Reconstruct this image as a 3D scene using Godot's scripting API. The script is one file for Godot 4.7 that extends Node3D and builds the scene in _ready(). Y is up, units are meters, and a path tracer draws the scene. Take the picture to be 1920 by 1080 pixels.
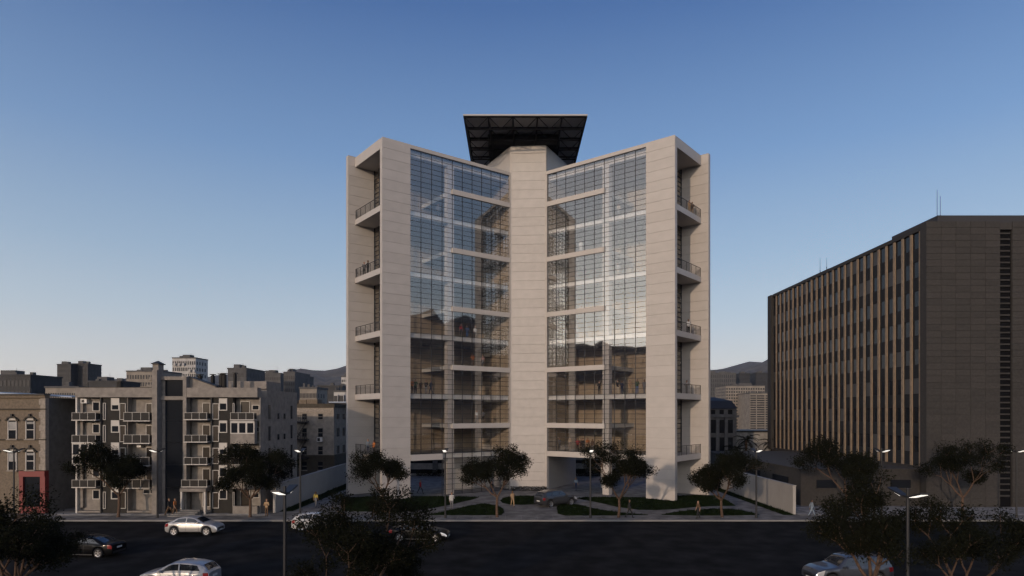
extends Node3D
# A white Y-plan office tower at dusk, seen from ten metres up across a dark street.
# World: x to the east, y up, the camera looks along -z. Distances in metres.

const F := 1222.0          # focal length in photograph pixels
const HOR := 777.0         # row of the horizon
const EYE := 10.0

var names := {}
var boxes := {}
var M := {}
var rng := RandomNumberGenerator.new()
var grain_fine: NoiseTexture2D
var grain_mid: NoiseTexture2D
var grain_big: NoiseTexture2D
var bump_fine: NoiseTexture2D

# ---------------------------------------------------------------- mesh collector
class MB:
	var v := PackedVector3Array()
	var n := PackedVector3Array()
	var c := PackedColorArray()
	var i := PackedInt32Array()
	var use_color := false
	func quad(a: Vector3, b: Vector3, cc: Vector3, d: Vector3, col := Color.WHITE) -> void:
		# counter-clockwise seen from outside
		var nn := (b - a).cross(d - a)
		if nn.length_squared() < 1e-14:
			nn = (cc - b).cross(d - b)
		nn = nn.normalized()
		var k := v.size()
		v.append(a); v.append(b); v.append(cc); v.append(d)
		for q in 4:
			n.append(nn)
			c.append(col)
		i.append(k); i.append(k + 2); i.append(k + 1)
		i.append(k); i.append(k + 3); i.append(k + 2)
	func tri(a: Vector3, b: Vector3, cc: Vector3, col := Color.WHITE) -> void:
		var nn := (b - a).cross(cc - a).normalized()
		var k := v.size()
		v.append(a); v.append(b); v.append(cc)
		for q in 3:
			n.append(nn)
			c.append(col)
		i.append(k); i.append(k + 2); i.append(k + 1)
	func box(f: Transform3D, ctr: Vector3, s: Vector3, col := Color.WHITE) -> void:
		var h := s * 0.5
		var p := []
		for z in [-1, 1]:
			for y in [-1, 1]:
				for x in [-1, 1]:
					p.append(f * (ctr + Vector3(h.x * x, h.y * y, h.z * z)))
		quad(p[4], p[5], p[7], p[6], col)
		quad(p[1], p[0], p[2], p[3], col)
		quad(p[5], p[1], p[3], p[7], col)
		quad(p[0], p[4], p[6], p[2], col)
		quad(p[6], p[7], p[3], p[2], col)
		quad(p[0], p[1], p[5], p[4], col)
	func tube(a: Vector3, b: Vector3, ra: float, rb: float, sides := 6, col := Color.WHITE, cap := true) -> void:
		var ax := (b - a)
		if ax.length() < 1e-5:
			return
		ax = ax.normalized()
		var up := Vector3.UP if absf(ax.y) < 0.9 else Vector3.RIGHT
		var e := ax.cross(up).normalized()
		var g := e.cross(ax).normalized()
		var k := v.size()
		for s in sides + 1:
			var t := TAU * s / sides
			var dir := e * cos(t) + g * sin(t)
			v.append(a + dir * ra); n.append(dir); c.append(col)
			v.append(b + dir * rb); n.append(dir); c.append(col)
		for s in sides:
			var q := k + s * 2
			i.append(q); i.append(q + 2); i.append(q + 1)
			i.append(q + 1); i.append(q + 2); i.append(q + 3)
		if cap:
			for s in range(1, sides - 1):
				for w in 2:
					var t0 := 0.0
					var t1 := TAU * s / sides
					var t2 := TAU * (s + 1) / sides
					var ctr := a if w == 0 else b
					var r := ra if w == 0 else rb
					if w == 0:
						tri(ctr + (e * cos(t0) + g * sin(t0)) * r, ctr + (e * cos(t1) + g * sin(t1)) * r, ctr + (e * cos(t2) + g * sin(t2)) * r, col)
					else:
						tri(ctr + (e * cos(t0) + g * sin(t0)) * r, ctr + (e * cos(t2) + g * sin(t2)) * r, ctr + (e * cos(t1) + g * sin(t1)) * r, col)
	func grid(pts: Array, w: int, h: int, col := Color.WHITE) -> void:
		# smooth sheet of w x h points, row by row
		var k := v.size()
		for y in h:
			for x in w:
				var p: Vector3 = pts[y * w + x]
				var px: Vector3 = pts[y * w + mini(x + 1, w - 1)] - pts[y * w + maxi(x - 1, 0)]
				var py: Vector3 = pts[mini(y + 1, h - 1) * w + x] - pts[maxi(y - 1, 0) * w + x]
				v.append(p)
				n.append(px.cross(py).normalized())
				c.append(col)
		for y in h - 1:
			for x in w - 1:
				var q := k + y * w + x
				i.append(q); i.append(q + w); i.append(q + 1)
				i.append(q + 1); i.append(q + w); i.append(q + w + 1)
	func prism(f: Transform3D, poly: PackedVector2Array, y0: float, y1: float, col := Color.WHITE) -> void:
		# upright prism over a plan polygon (x, depth away from the eye)
		var pl := poly
		if Geometry2D.is_polygon_clockwise(pl):
			pl = pl.duplicate()
			pl.reverse()
		var m := pl.size()
		for k in m:
			var a := pl[k]
			var b := pl[(k + 1) % m]
			quad(f * Vector3(a.x, y0, -a.y), f * Vector3(b.x, y0, -b.y), f * Vector3(b.x, y1, -b.y), f * Vector3(a.x, y1, -a.y), col)
		var t := Geometry2D.triangulate_polygon(pl)
		for k in range(0, t.size(), 3):
			var a := pl[t[k]]
			var b := pl[t[k + 1]]
			var d := pl[t[k + 2]]
			if (b - a).cross(d - a) < 0:
				var sw := b
				b = d
				d = sw
			tri(f * Vector3(a.x, y1, -a.y), f * Vector3(b.x, y1, -b.y), f * Vector3(d.x, y1, -d.y), col)
			tri(f * Vector3(a.x, y0, -a.y), f * Vector3(d.x, y0, -d.y), f * Vector3(b.x, y0, -b.y), col)
	func mesh() -> ArrayMesh:
		var a := []
		a.resize(Mesh.ARRAY_MAX)
		a[Mesh.ARRAY_VERTEX] = v
		a[Mesh.ARRAY_NORMAL] = n
		if use_color:
			a[Mesh.ARRAY_COLOR] = c
		a[Mesh.ARRAY_INDEX] = i
		var m := ArrayMesh.new()
		m.add_surface_from_arrays(Mesh.PRIMITIVE_TRIANGLES, a)
		return m

# ---------------------------------------------------------------- scene helpers
func numbered(called: String) -> String:
	var k: int = names.get(called, 0)
	names[called] = k + 1
	return called if k == 0 else "%s_%03d" % [called, k]

func tag(o: Node, label := "", category := "", group := "", kind := "") -> Node:
	if label != "": o.set_meta("label", label)
	if category != "": o.set_meta("category", category)
	if group != "": o.set_meta("group", group)
	if kind != "": o.set_meta("kind", kind)
	return o

func thing(called: String, label: String, category: String, at: Vector3, turn := 0.0, group := "") -> Node3D:
	var o := Node3D.new()
	o.name = numbered(called)
	add_child(o)
	o.position = at
	o.rotation.y = turn
	tag(o, label, category, group)
	return o

func put(parent: Node3D, called: String, mesh: Mesh, mat: Material, xf := Transform3D()) -> MeshInstance3D:
	# xf is in world axes
	var o := MeshInstance3D.new()
	o.mesh = mesh
	o.material_override = mat
	if parent == self:
		o.name = numbered(called)
		add_child(o)
		o.transform = xf
	else:
		o.name = called
		parent.add_child(o, true)
		o.transform = parent.global_transform.affine_inverse() * xf
	return o

func bmesh_of(s: Vector3) -> BoxMesh:
	var key := "%.3f/%.3f/%.3f" % [s.x, s.y, s.z]
	if not boxes.has(key):
		var b := BoxMesh.new()
		b.size = s
		boxes[key] = b
	return boxes[key]

func pbox(parent: Node3D, called: String, mat: Material, f: Transform3D, c: Vector3, s: Vector3) -> MeshInstance3D:
	return put(parent, called, bmesh_of(s), mat, f * Transform3D(Basis(), c))

func xbox(parent: Node3D, called: String, mat: Material, x0: float, x1: float, y0: float, y1: float, z0: float, z1: float) -> MeshInstance3D:
	# world box; z0..z1 are distances away from the eye
	return pbox(parent, called, mat, Transform3D(), Vector3((x0 + x1) / 2, (y0 + y1) / 2, -(z0 + z1) / 2), Vector3(absf(x1 - x0), absf(y1 - y0), absf(z1 - z0)))

func gp(px: float, py: float, h := 0.0) -> Vector2:
	# plan position (x, distance) of a point of height h
	var z := (EYE - h) * F / (py - HOR)
	return Vector2((px - 960.0) / F * z, z)

func at_px(px: float, z: float) -> float:
	return (px - 960.0) / F * z

func h_px(py: float, z: float) -> float:
	return EYE - (py - HOR) / F * z

func lin(r: float, g: float, b: float, a := 1.0) -> Color:
	var c := Color(r, g, b).linear_to_srgb()
	c.a = a
	return c

func mat(called: String, col: Color, rough := 0.8, metal := 0.0, tex: Texture2D = null, tex_scale := 1.0) -> StandardMaterial3D:
	var m := StandardMaterial3D.new()
	m.resource_name = called
	m.albedo_color = col
	m.roughness = rough
	m.metallic = metal
	if tex:
		m.albedo_texture = tex
		m.uv1_triplanar = true
		m.uv1_world_triplanar = true
		m.uv1_scale = Vector3.ONE * tex_scale
	M[called] = m
	return m

func noise_tex(freq: float, lo: float, hi: float, seed_: int, octaves := 4, size := 512, as_bump := false) -> NoiseTexture2D:
	var t := NoiseTexture2D.new()
	t.width = size
	t.height = size
	t.seamless = true
	var fn := FastNoiseLite.new()
	fn.seed = seed_
	fn.noise_type = FastNoiseLite.TYPE_SIMPLEX_SMOOTH
	fn.frequency = freq
	fn.fractal_octaves = octaves
	t.noise = fn
	if not as_bump:
		var g := Gradient.new()
		g.set_color(0, Color(lo, lo, lo))
		g.set_color(1, Color(hi, hi, hi))
		t.color_ramp = g
	return t

# ---------------------------------------------------------------- build
func _ready() -> void:
	rng.seed = 7
	setup_view()
	make_materials()
	build_ground()
	build_tower()
	build_platform()
	build_office_block()
	build_apartments()
	build_tan_house()
	build_cream_house()
	build_walls_and_rear()
	build_far_town()
	build_hills()
	build_lamps()
	build_trees()
	build_added_houses()
	build_cars()
	build_people()

func setup_view() -> void:
	var cam := Camera3D.new()
	cam.name = "camera"
	add_child(cam)
	cam.projection = Camera3D.PROJECTION_FRUSTUM
	cam.near = 0.1
	cam.far = 9000.0
	cam.size = 1080.0 / F * cam.near
	cam.frustum_offset = Vector2(0, (HOR - 540.0) / F * cam.near)
	cam.position = Vector3(0, EYE, 0)
	cam.current = true

	var sun := DirectionalLight3D.new()
	sun.name = "sun"
	add_child(sun)
	var az := deg_to_rad(27.0)
	var el := deg_to_rad(9.5)
	var to_sun := Vector3(-sin(az) * cos(el), sin(el), cos(az) * cos(el))
	sun.look_at_from_position(Vector3.ZERO, -to_sun)
	sun.light_energy = 1.45
	sun.light_color = Color(1.0, 0.88, 0.76)
	sun.light_angular_distance = 0.6
	sun.shadow_enabled = true

	# clear evening air: deep blue overhead, paler towards the horizon, warm glow round the low sun
	var w := 512
	var h := 256
	var im := Image.create(w, h, false, Image.FORMAT_RGBF)
	var keys := [[0.0, Vector3(0.66, 0.60, 0.54)], [3.5, Vector3(0.59, 0.60, 0.595)], [8.0, Vector3(0.44, 0.54, 0.635)], [13.0, Vector3(0.31, 0.44, 0.60)], [21.0, Vector3(0.17, 0.30, 0.525)], [32.0, Vector3(0.068, 0.15, 0.355)], [60.0, Vector3(0.034, 0.072, 0.22)], [90.0, Vector3(0.026, 0.056, 0.18)]]
	for y in h:
		var e := 90.0 - (y + 0.5) / h * 180.0
		var base: Vector3 = keys[0][1]
		for k in keys.size() - 1:
			if e >= keys[k][0] and e <= keys[k + 1][0]:
				var t: float = (e - keys[k][0]) / (keys[k + 1][0] - keys[k][0])
				base = (keys[k][1] as Vector3).lerp(keys[k + 1][1], t)
		for x in w:
			var a := (x + 0.5) / w * TAU
			var er := deg_to_rad(e)
			var d := Vector3(sin(a) * cos(er), sin(er), -cos(a) * cos(er))
			var ang := rad_to_deg(acos(clampf(d.dot(to_sun), -1, 1)))
			var glow := exp(-pow(ang / 55.0, 2.0)) * exp(-maxf(e, 0.0) / 11.0)
			var c := base * 2.62 * (1.0 + 0.16 * d.x * cos(er)) + Vector3(22.0, 19.2, 15.8) * glow
			im.set_pixel(x, y, Color(c.x, c.y, c.z))
	var pan := PanoramaSkyMaterial.new()
	pan.panorama = ImageTexture.create_from_image(im)
	var sky := Sky.new()
	sky.sky_material = pan
	var env := Environment.new()
	env.background_mode = Environment.BG_SKY
	env.sky = sky
	env.tonemap_mode = Environment.TONE_MAPPER_LINEAR
	env.tonemap_exposure = 0.40
	env.sdfgi_enabled = true
	env.ssao_enabled = true
	env.ssil_enabled = true
	env.fog_enabled = true
	env.fog_density = 0.00006
	env.fog_light_color = Color(0.80, 0.84, 0.92)
	var we := WorldEnvironment.new()
	we.name = "environment"
	we.environment = env
	add_child(we)

func make_materials() -> void:
	grain_fine = noise_tex(0.06, 0.86, 1.0, 3)
	grain_mid = noise_tex(0.02, 0.80, 1.0, 5)
	var grain_soft := noise_tex(0.015, 0.94, 1.0, 6)
	grain_big = noise_tex(0.012, 0.55, 1.0, 9, 6)
	bump_fine = noise_tex(0.10, 0, 1, 12, 4, 256, true)
	mat("panel_a", lin(0.45, 0.416, 0.386), 0.55, 0.0, grain_soft, 0.10)
	mat("panel_b", lin(0.438, 0.404, 0.374), 0.55, 0.0, grain_soft, 0.13)
	mat("panel_c", lin(0.462, 0.427, 0.397), 0.55, 0.0, grain_soft, 0.08)
	mat("joint", lin(0.31, 0.285, 0.265), 0.9)
	mat("plaster", lin(0.5576, 0.5412, 0.5166), 0.7, 0.0, grain_fine, 0.2)
	mat("plaster_in", lin(0.3854, 0.3075, 0.2214), 0.75, 0.0, grain_fine, 0.2)
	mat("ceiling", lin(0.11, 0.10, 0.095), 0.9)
	mat("floor_in", lin(0.25, 0.23, 0.20), 0.5)
	mat("mullion", lin(0.022, 0.022, 0.026), 0.45, 0.3)
	mat("steel_black", lin(0.006, 0.006, 0.007), 0.8)
	M.steel_black.metallic_specular = 0.15
	mat("deck_under", lin(0.34, 0.34, 0.345), 0.8)
	mat("rail", lin(0.05, 0.047, 0.045), 0.5, 0.4)
	# coated glazing: part mirror, the rest lets light through
	var one := Image.create(4, 4, false, Image.FORMAT_RGB8)
	one.fill(Color.WHITE)
	var one_t := ImageTexture.create_from_image(one)
	var g := mat("glazing", lin(0.88, 0.90, 0.92, 0.11), 0.02, 1.0)
	g.albedo_texture = one_t
	g.transparency = BaseMaterial3D.TRANSPARENCY_ALPHA
	mat("window_dark", lin(0.012, 0.014, 0.018), 0.08, 0.0)
	M.window_dark.metallic_specular = 0.35
	mat("window_blind", lin(0.055, 0.055, 0.055), 0.6)
	mat("window_warm", lin(0.035, 0.028, 0.022), 0.15, 0.0)
	mat("asphalt", lin(0.03, 0.029, 0.027), 0.9, 0.0, grain_big, 0.06)
	M.asphalt.metallic_specular = 0.15
	mat("earth", lin(0.05, 0.045, 0.035), 1.0, 0.0, grain_big, 0.02)
	mat("paving", lin(0.25, 0.24, 0.23), 0.85, 0.0, grain_big, 0.09)
	mat("pale_paving", lin(0.40, 0.39, 0.38), 0.85, 0.0, grain_big, 0.12)
	mat("kerb_a", lin(0.246, 0.2378, 0.2296), 0.8, 0.0, grain_fine, 0.5)
	mat("kerb_b", lin(0.205, 0.2009, 0.1927), 0.8, 0.0, grain_fine, 0.5)
	mat("lawn", lin(0.018, 0.030, 0.010), 1.0, 0.0, grain_big, 0.15)
	M.lawn.metallic_specular = 0.1
	mat("stone_a", lin(0.0414, 0.037, 0.0333), 0.85, 0.0, grain_mid, 0.25)
	mat("stone_b", lin(0.0377, 0.0337, 0.0303), 0.85, 0.0, grain_mid, 0.22)
	mat("stone_c", lin(0.0451, 0.04, 0.0363), 0.85, 0.0, grain_mid, 0.3)
	mat("stone_joint", lin(0.035, 0.032, 0.03), 0.9)
	mat("fin_a", lin(0.31, 0.228, 0.152), 0.8, 0.0, grain_mid, 0.12)
	mat("fin_b", lin(0.29, 0.225, 0.16), 0.8, 0.0, grain_mid, 0.15)
	mat("spandrel", lin(0.020, 0.022, 0.025), 0.8)
	M.spandrel.metallic_specular = 0.25
	mat("roof_dark", lin(0.03, 0.03, 0.035), 0.8)
	mat("stucco", lin(0.262, 0.234, 0.208), 0.85, 0.0, grain_mid, 0.12)
	mat("stucco_dark", lin(0.026, 0.023, 0.0195), 0.9, 0.0, grain_mid, 0.15)
	mat("white_frame", lin(0.46, 0.435, 0.405), 0.6)
	mat("rail_panel", lin(0.022, 0.0195, 0.017), 0.85)
	mat("pipe", lin(0.03, 0.028, 0.026), 0.6)
	mat("tan_brick", lin(0.185, 0.145, 0.105), 0.9, 0.0, grain_mid, 0.3)
	mat("quoin", lin(0.333, 0.2886, 0.2442), 0.85, 0.0, grain_mid, 0.3)
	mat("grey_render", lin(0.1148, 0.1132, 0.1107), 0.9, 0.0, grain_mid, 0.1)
	mat("tin_roof", lin(0.16, 0.20, 0.28), 0.45, 0.4)
	mat("shop_red", lin(0.15, 0.006, 0.008), 0.5)
	mat("cream", lin(0.3108, 0.2738, 0.2368), 0.85, 0.0, grain_mid, 0.12)
	mat("brown_base", lin(0.0697, 0.0574, 0.041), 0.9, 0.0, grain_mid, 0.12)
	mat("iron", lin(0.02, 0.018, 0.018), 0.6, 0.2)
	mat("white_box", lin(0.62, 0.60, 0.58), 0.5)
	mat("wall_white", lin(0.3552, 0.3367, 0.3145), 0.85, 0.0, grain_soft, 0.05)
	mat("white_render", lin(0.3478, 0.3404, 0.3293), 0.85, 0.0, grain_mid, 0.1)
	mat("mansard", lin(0.03, 0.035, 0.045), 0.7)
	mat("grey_stone", lin(0.148, 0.148, 0.1554), 0.85, 0.0, grain_mid, 0.12)
	mat("far_dark", lin(0.020, 0.020, 0.022), 0.7, 0.0, grain_mid, 0.03)
	mat("far_grey", lin(0.085, 0.083, 0.083), 0.85, 0.0, grain_mid, 0.03)
	mat("far_beige", lin(0.2624, 0.2296, 0.1927), 0.85, 0.0, grain_mid, 0.03)
	mat("far_white", lin(0.4592, 0.4428, 0.4264), 0.8, 0.0, grain_mid, 0.03)
	mat("far_window", lin(0.014, 0.014, 0.017), 0.6)
	mat("hill", lin(0.11, 0.1, 0.085), 1.0, 0.0, grain_big, 0.004)
	mat("bark", lin(0.15, 0.088, 0.055), 0.9, 0.0, grain_big, 0.9)
	mat("leaf", lin(0.0088, 0.0098, 0.0044), 0.85)
	M.leaf.metallic_specular = 0.2
	M.leaf.vertex_color_use_as_albedo = true
	M.leaf.backlight_enabled = true
	M.leaf.backlight = lin(0.03, 0.035, 0.01)
	mat("skin_cloth", Color.WHITE, 0.85)
	M.skin_cloth.vertex_color_use_as_albedo = true
	mat("lamp_pole", lin(0.025, 0.025, 0.027), 0.5, 0.3)
	var led := mat("led", lin(0.8, 0.8, 0.8), 0.5)
	led.emission_enabled = true
	led.emission = Color(1.0, 0.97, 0.92)
	led.emission_energy_multiplier = 3.2
	mat("rubber", lin(0.012, 0.012, 0.013), 0.85)
	mat("alloy", lin(0.50, 0.50, 0.52), 0.35, 0.8)
	mat("car_trim", lin(0.012, 0.012, 0.014), 0.4)
	mat("car_glass", lin(0.015, 0.018, 0.022), 0.04)
	M.car_glass.metallic_specular = 0.75
	mat("head_lens", lin(0.55, 0.56, 0.58), 0.1, 0.3)
	mat("tail_lens", lin(0.20, 0.01, 0.012), 0.2)
	mat("plate", lin(0.6, 0.6, 0.58), 0.5)
	for p in [["paint_silver", 0.40, 0.395, 0.385, 0.35], ["paint_black", 0.004, 0.004, 0.0045, 0.0], ["paint_white", 0.46, 0.455, 0.45, 0.0], ["paint_grey", 0.055, 0.057, 0.062, 0.4], ["paint_blue", 0.075, 0.083, 0.10, 0.5], ["paint_hatch", 0.36, 0.365, 0.375, 0.4]]:
		var m := mat(p[0], lin(p[1], p[2], p[3]), 0.32, p[4])
		m.clearcoat_enabled = true
		m.clearcoat = 0.7
		m.metallic_specular = 0.35 if p[0] != "paint_black" else 0.2
		if p[0] == "paint_black":
			m.clearcoat = 0.25
		m.clearcoat_roughness = 0.03

# ---------------------------------------------------------------- ground
const LAWNS := [
	[[640, 934], [700, 931], [769, 931], [830, 931], [880, 931.5], [897, 933], [885, 937], [866, 941], [845, 946.5], [815, 952], [791, 956], [740, 961], [640, 958]],
	[[800, 966], [830, 960], [862, 953], [890, 947], [903, 944.6], [918, 945.6], [938, 950.5], [944, 955], [945, 961], [940, 965.5], [925, 966.5]],
	[[938, 939], [944, 934], [960, 930.6], [990, 930], [1016, 931], [1022, 938], [1012, 945], [985, 946.6], [955, 946], [942, 943]],
	[[1080, 934.5], [1100, 932.6], [1160, 932.5], [1212, 933], [1260, 931], [1300, 928.5], [1345, 929.5], [1366, 940], [1378, 948.5], [1340, 949], [1300, 951], [1262, 955], [1228, 956.5], [1197, 956], [1160, 951], [1120, 942]],
	[[1044, 951], [1052, 946], [1072, 944.8], [1092, 948], [1115, 954], [1145, 959], [1180, 963], [1215, 965.6], [1150, 966.8], [1060, 967], [1046, 963]],
	[[1240, 965.6], [1262, 961], [1290, 957.5], [1330, 954.8], [1365, 954.5], [1388, 956.5], [1424, 965.4], [1380, 966.8], [1300, 967]],
]

func build_ground() -> void:
	var far := MB.new()
	far.quad(Vector3(-2300, -0.20, 2300), Vector3(2300, -0.20, 2300), Vector3(2300, -0.20, -2300), Vector3(-2300, -0.20, -2300))
	tag(put(self, "ground", far.mesh(), M.earth), "", "", "", "structure")
	var road := MB.new()
	road.quad(Vector3(-500, -0.12, -34), Vector3(500, -0.12, -34), Vector3(500, -0.12, -61.8), Vector3(-500, -0.12, -61.8))
	tag(put(self, "road", road.mesh(), M.asphalt), "", "", "", "structure")
	# pavement and forecourt beyond the street, and the pavement on this side
	var far_pave := xbox(self, "pavement", M.paving, -300, 300, -0.19, 0.0, 61.85, 160)
	tag(far_pave, "", "", "", "structure")
	var near_pave := xbox(self, "pavement", M.paving, -300, 300, -0.19, 0.0, 5, 34.0)
	tag(near_pave, "", "", "", "structure")
	var kerb := xbox(self, "kerb", M.joint, -60, 60, -0.19, -0.02, 61.72, 61.84)
	tag(kerb, "", "", "", "structure")
	for k in 104:
		var x0 := -58.0 + k * 1.1
		xbox(kerb, "kerb_stone", M.kerb_a if rng.randf() < 0.6 else M.kerb_b, x0 + 0.008, x0 + 1.092, -0.16, 0.006 + rng.randf() * 0.006, 61.60, 61.848)
	# expansion joints of the forecourt: slabs cut by real gaps along the street
	var strip := tag(xbox(self, "footway", M.joint, -60, 60, -0.01, 0.002, 61.9, 64.6), "", "", "", "structure")
	for k in 75:
		var x0 := -58.0 + k * 1.55
		xbox(strip, "paving_slab", M.paving, x0 + 0.012, x0 + 1.538, 0.0, 0.012 + rng.randf() * 0.004, 61.9, 64.55)
	var court := tag(xbox(self, "forecourt", M.joint, 28.6, 62, -0.01, 0.014, 64.7, 70.2), "", "", "", "structure")
	for k in 12:
		for j in 3:
			xbox(court, "paving_slab", M.pale_paving, 28.6 + k * 2.4 + 0.01, 28.6 + (k + 1) * 2.4 - 0.01, 0.0, 0.024 + rng.randf() * 0.004, 64.7 + j * 1.8, 64.7 + (j + 1) * 1.8 - 0.015)
	var apron := tag(xbox(self, "apron", M.joint, -46, -24.4, -0.01, 0.04, 64.62, 65.6), "", "", "", "structure")
	for k in 18:
		xbox(apron, "paving_slab", M.pale_paving, -46 + k * 1.2 + 0.01, -46 + (k + 1) * 1.2 - 0.01, 0.0, 0.055 + rng.randf() * 0.004, 64.6, 65.6)
	# lawns
	var tuft_points := []
	for k in LAWNS.size():
		var poly := PackedVector2Array()
		for p in LAWNS[k]:
			poly.append(gp(p[0], p[1]))
		lawn_piece(poly, tuft_points, 900)
	lawn_piece(PackedVector2Array([Vector2(27.0, 64.8), Vector2(28.05, 64.6), Vector2(28.05, 100), Vector2(26.6, 100)]), tuft_points, 300)
	lawn_piece(PackedVector2Array([Vector2(-23.9, 67.0), Vector2(-22.7, 67.4), Vector2(-21.8, 100), Vector2(-23.9, 100)]), tuft_points, 300)
	# blades standing in the turf
	var b := MB.new()
	for k in 9:
		var a := rng.randf() * TAU
		var o := Vector3(rng.randf_range(-0.10, 0.10), 0, rng.randf_range(-0.10, 0.10))
		var d := Vector3(cos(a), 0, sin(a))
		var hgt := rng.randf_range(0.06, 0.13)
		b.tri(o - d * 0.012, o + d * 0.012, o + Vector3(rng.randf_range(-0.04, 0.04), hgt, rng.randf_range(-0.04, 0.04)))
	var mm := MultiMesh.new()
	mm.transform_format = MultiMesh.TRANSFORM_3D
	mm.mesh = b.mesh()
	mm.instance_count = tuft_points.size()
	for k in tuft_points.size():
		var q: Vector2 = tuft_points[k]
		mm.set_instance_transform(k, Transform3D(Basis(Vector3.UP, rng.randf() * TAU).scaled(Vector3.ONE * rng.randf_range(0.8, 1.6)), Vector3(q.x, 0.035, -q.y)))
	var gi := MultiMeshInstance3D.new()
	gi.multimesh = mm
	gi.material_override = M.lawn
	gi.name = "grass"
	add_child(gi)
	tag(gi, "short dark green grass growing on the lawns before the tower", "grass", "", "stuff")

func lawn_piece(poly: PackedVector2Array, pts: Array, per: int) -> void:
	var m := MB.new()
	m.prism(Transform3D(), poly, -0.01, 0.045)
	tag(put(self, "lawn", m.mesh(), M.lawn), "", "", "", "structure")
	var lo := Vector2(1e9, 1e9)
	var hi := -lo
	for q in poly:
		lo = lo.min(q)
		hi = hi.max(q)
	var area := (hi.x - lo.x) * (hi.y - lo.y)
	for k in int(area * 14.0):
		var q := Vector2(rng.randf_range(lo.x, hi.x), rng.randf_range(lo.y, hi.y))
		if Geometry2D.is_point_in_polygon(q, poly):
			pts.append(q)

# ---------------------------------------------------------------- tower
const LV := [41.7, 34.4, 27.1, 19.8, 12.5, 5.2]     # tops of the main floors
const MZ := [38.05, 30.75, 23.45, 16.15, 8.85]      # tops of the half-floors
var wing_frames := {}

func wing_frame(s: int) -> Transform3D:
	var c := Vector2(-15.04, 75.5) if s == 1 else Vector2(18.76, 75.0)
	var e := Vector2(-0.10, 86.7) if s == 1 else Vector2(4.45, 86.3)
	var u := (e - c).normalized()
	var x := Vector3(u.x, 0, -u.y) * s
	return Transform3D(Basis(x, Vector3.UP, x.cross(Vector3.UP)), Vector3(c.x, 0, -c.y))

func wb(parent: Node3D, called: String, m: Material, s: int, a0: float, a1: float, y0: float, y1: float, d0: float, d1: float) -> MeshInstance3D:
	# box in a wing's own axes: a along the facade from the outer corner, d behind the facade
	return pbox(parent, called, m, wing_frames[s], Vector3(s * (a0 + a1) / 2, (y0 + y1) / 2, -(d0 + d1) / 2), Vector3(absf(a1 - a0), absf(y1 - y0), absf(d1 - d0)))

func panel_mat() -> Material:
	var r := rng.randf()
	return M.panel_a if r < 0.5 else (M.panel_b if r < 0.75 else M.panel_c)

var tower: Node3D

func build_tower() -> void:
	tower = thing("office_tower", "pale panelled office tower with two glazed wings meeting at a central shaft", "building", Vector3(2, 0, -86))
	wing_frames = {1: wing_frame(1), -1: wing_frame(-1)}
	for s in [1, -1]:
		build_wing(s)
	build_shaft()

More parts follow.
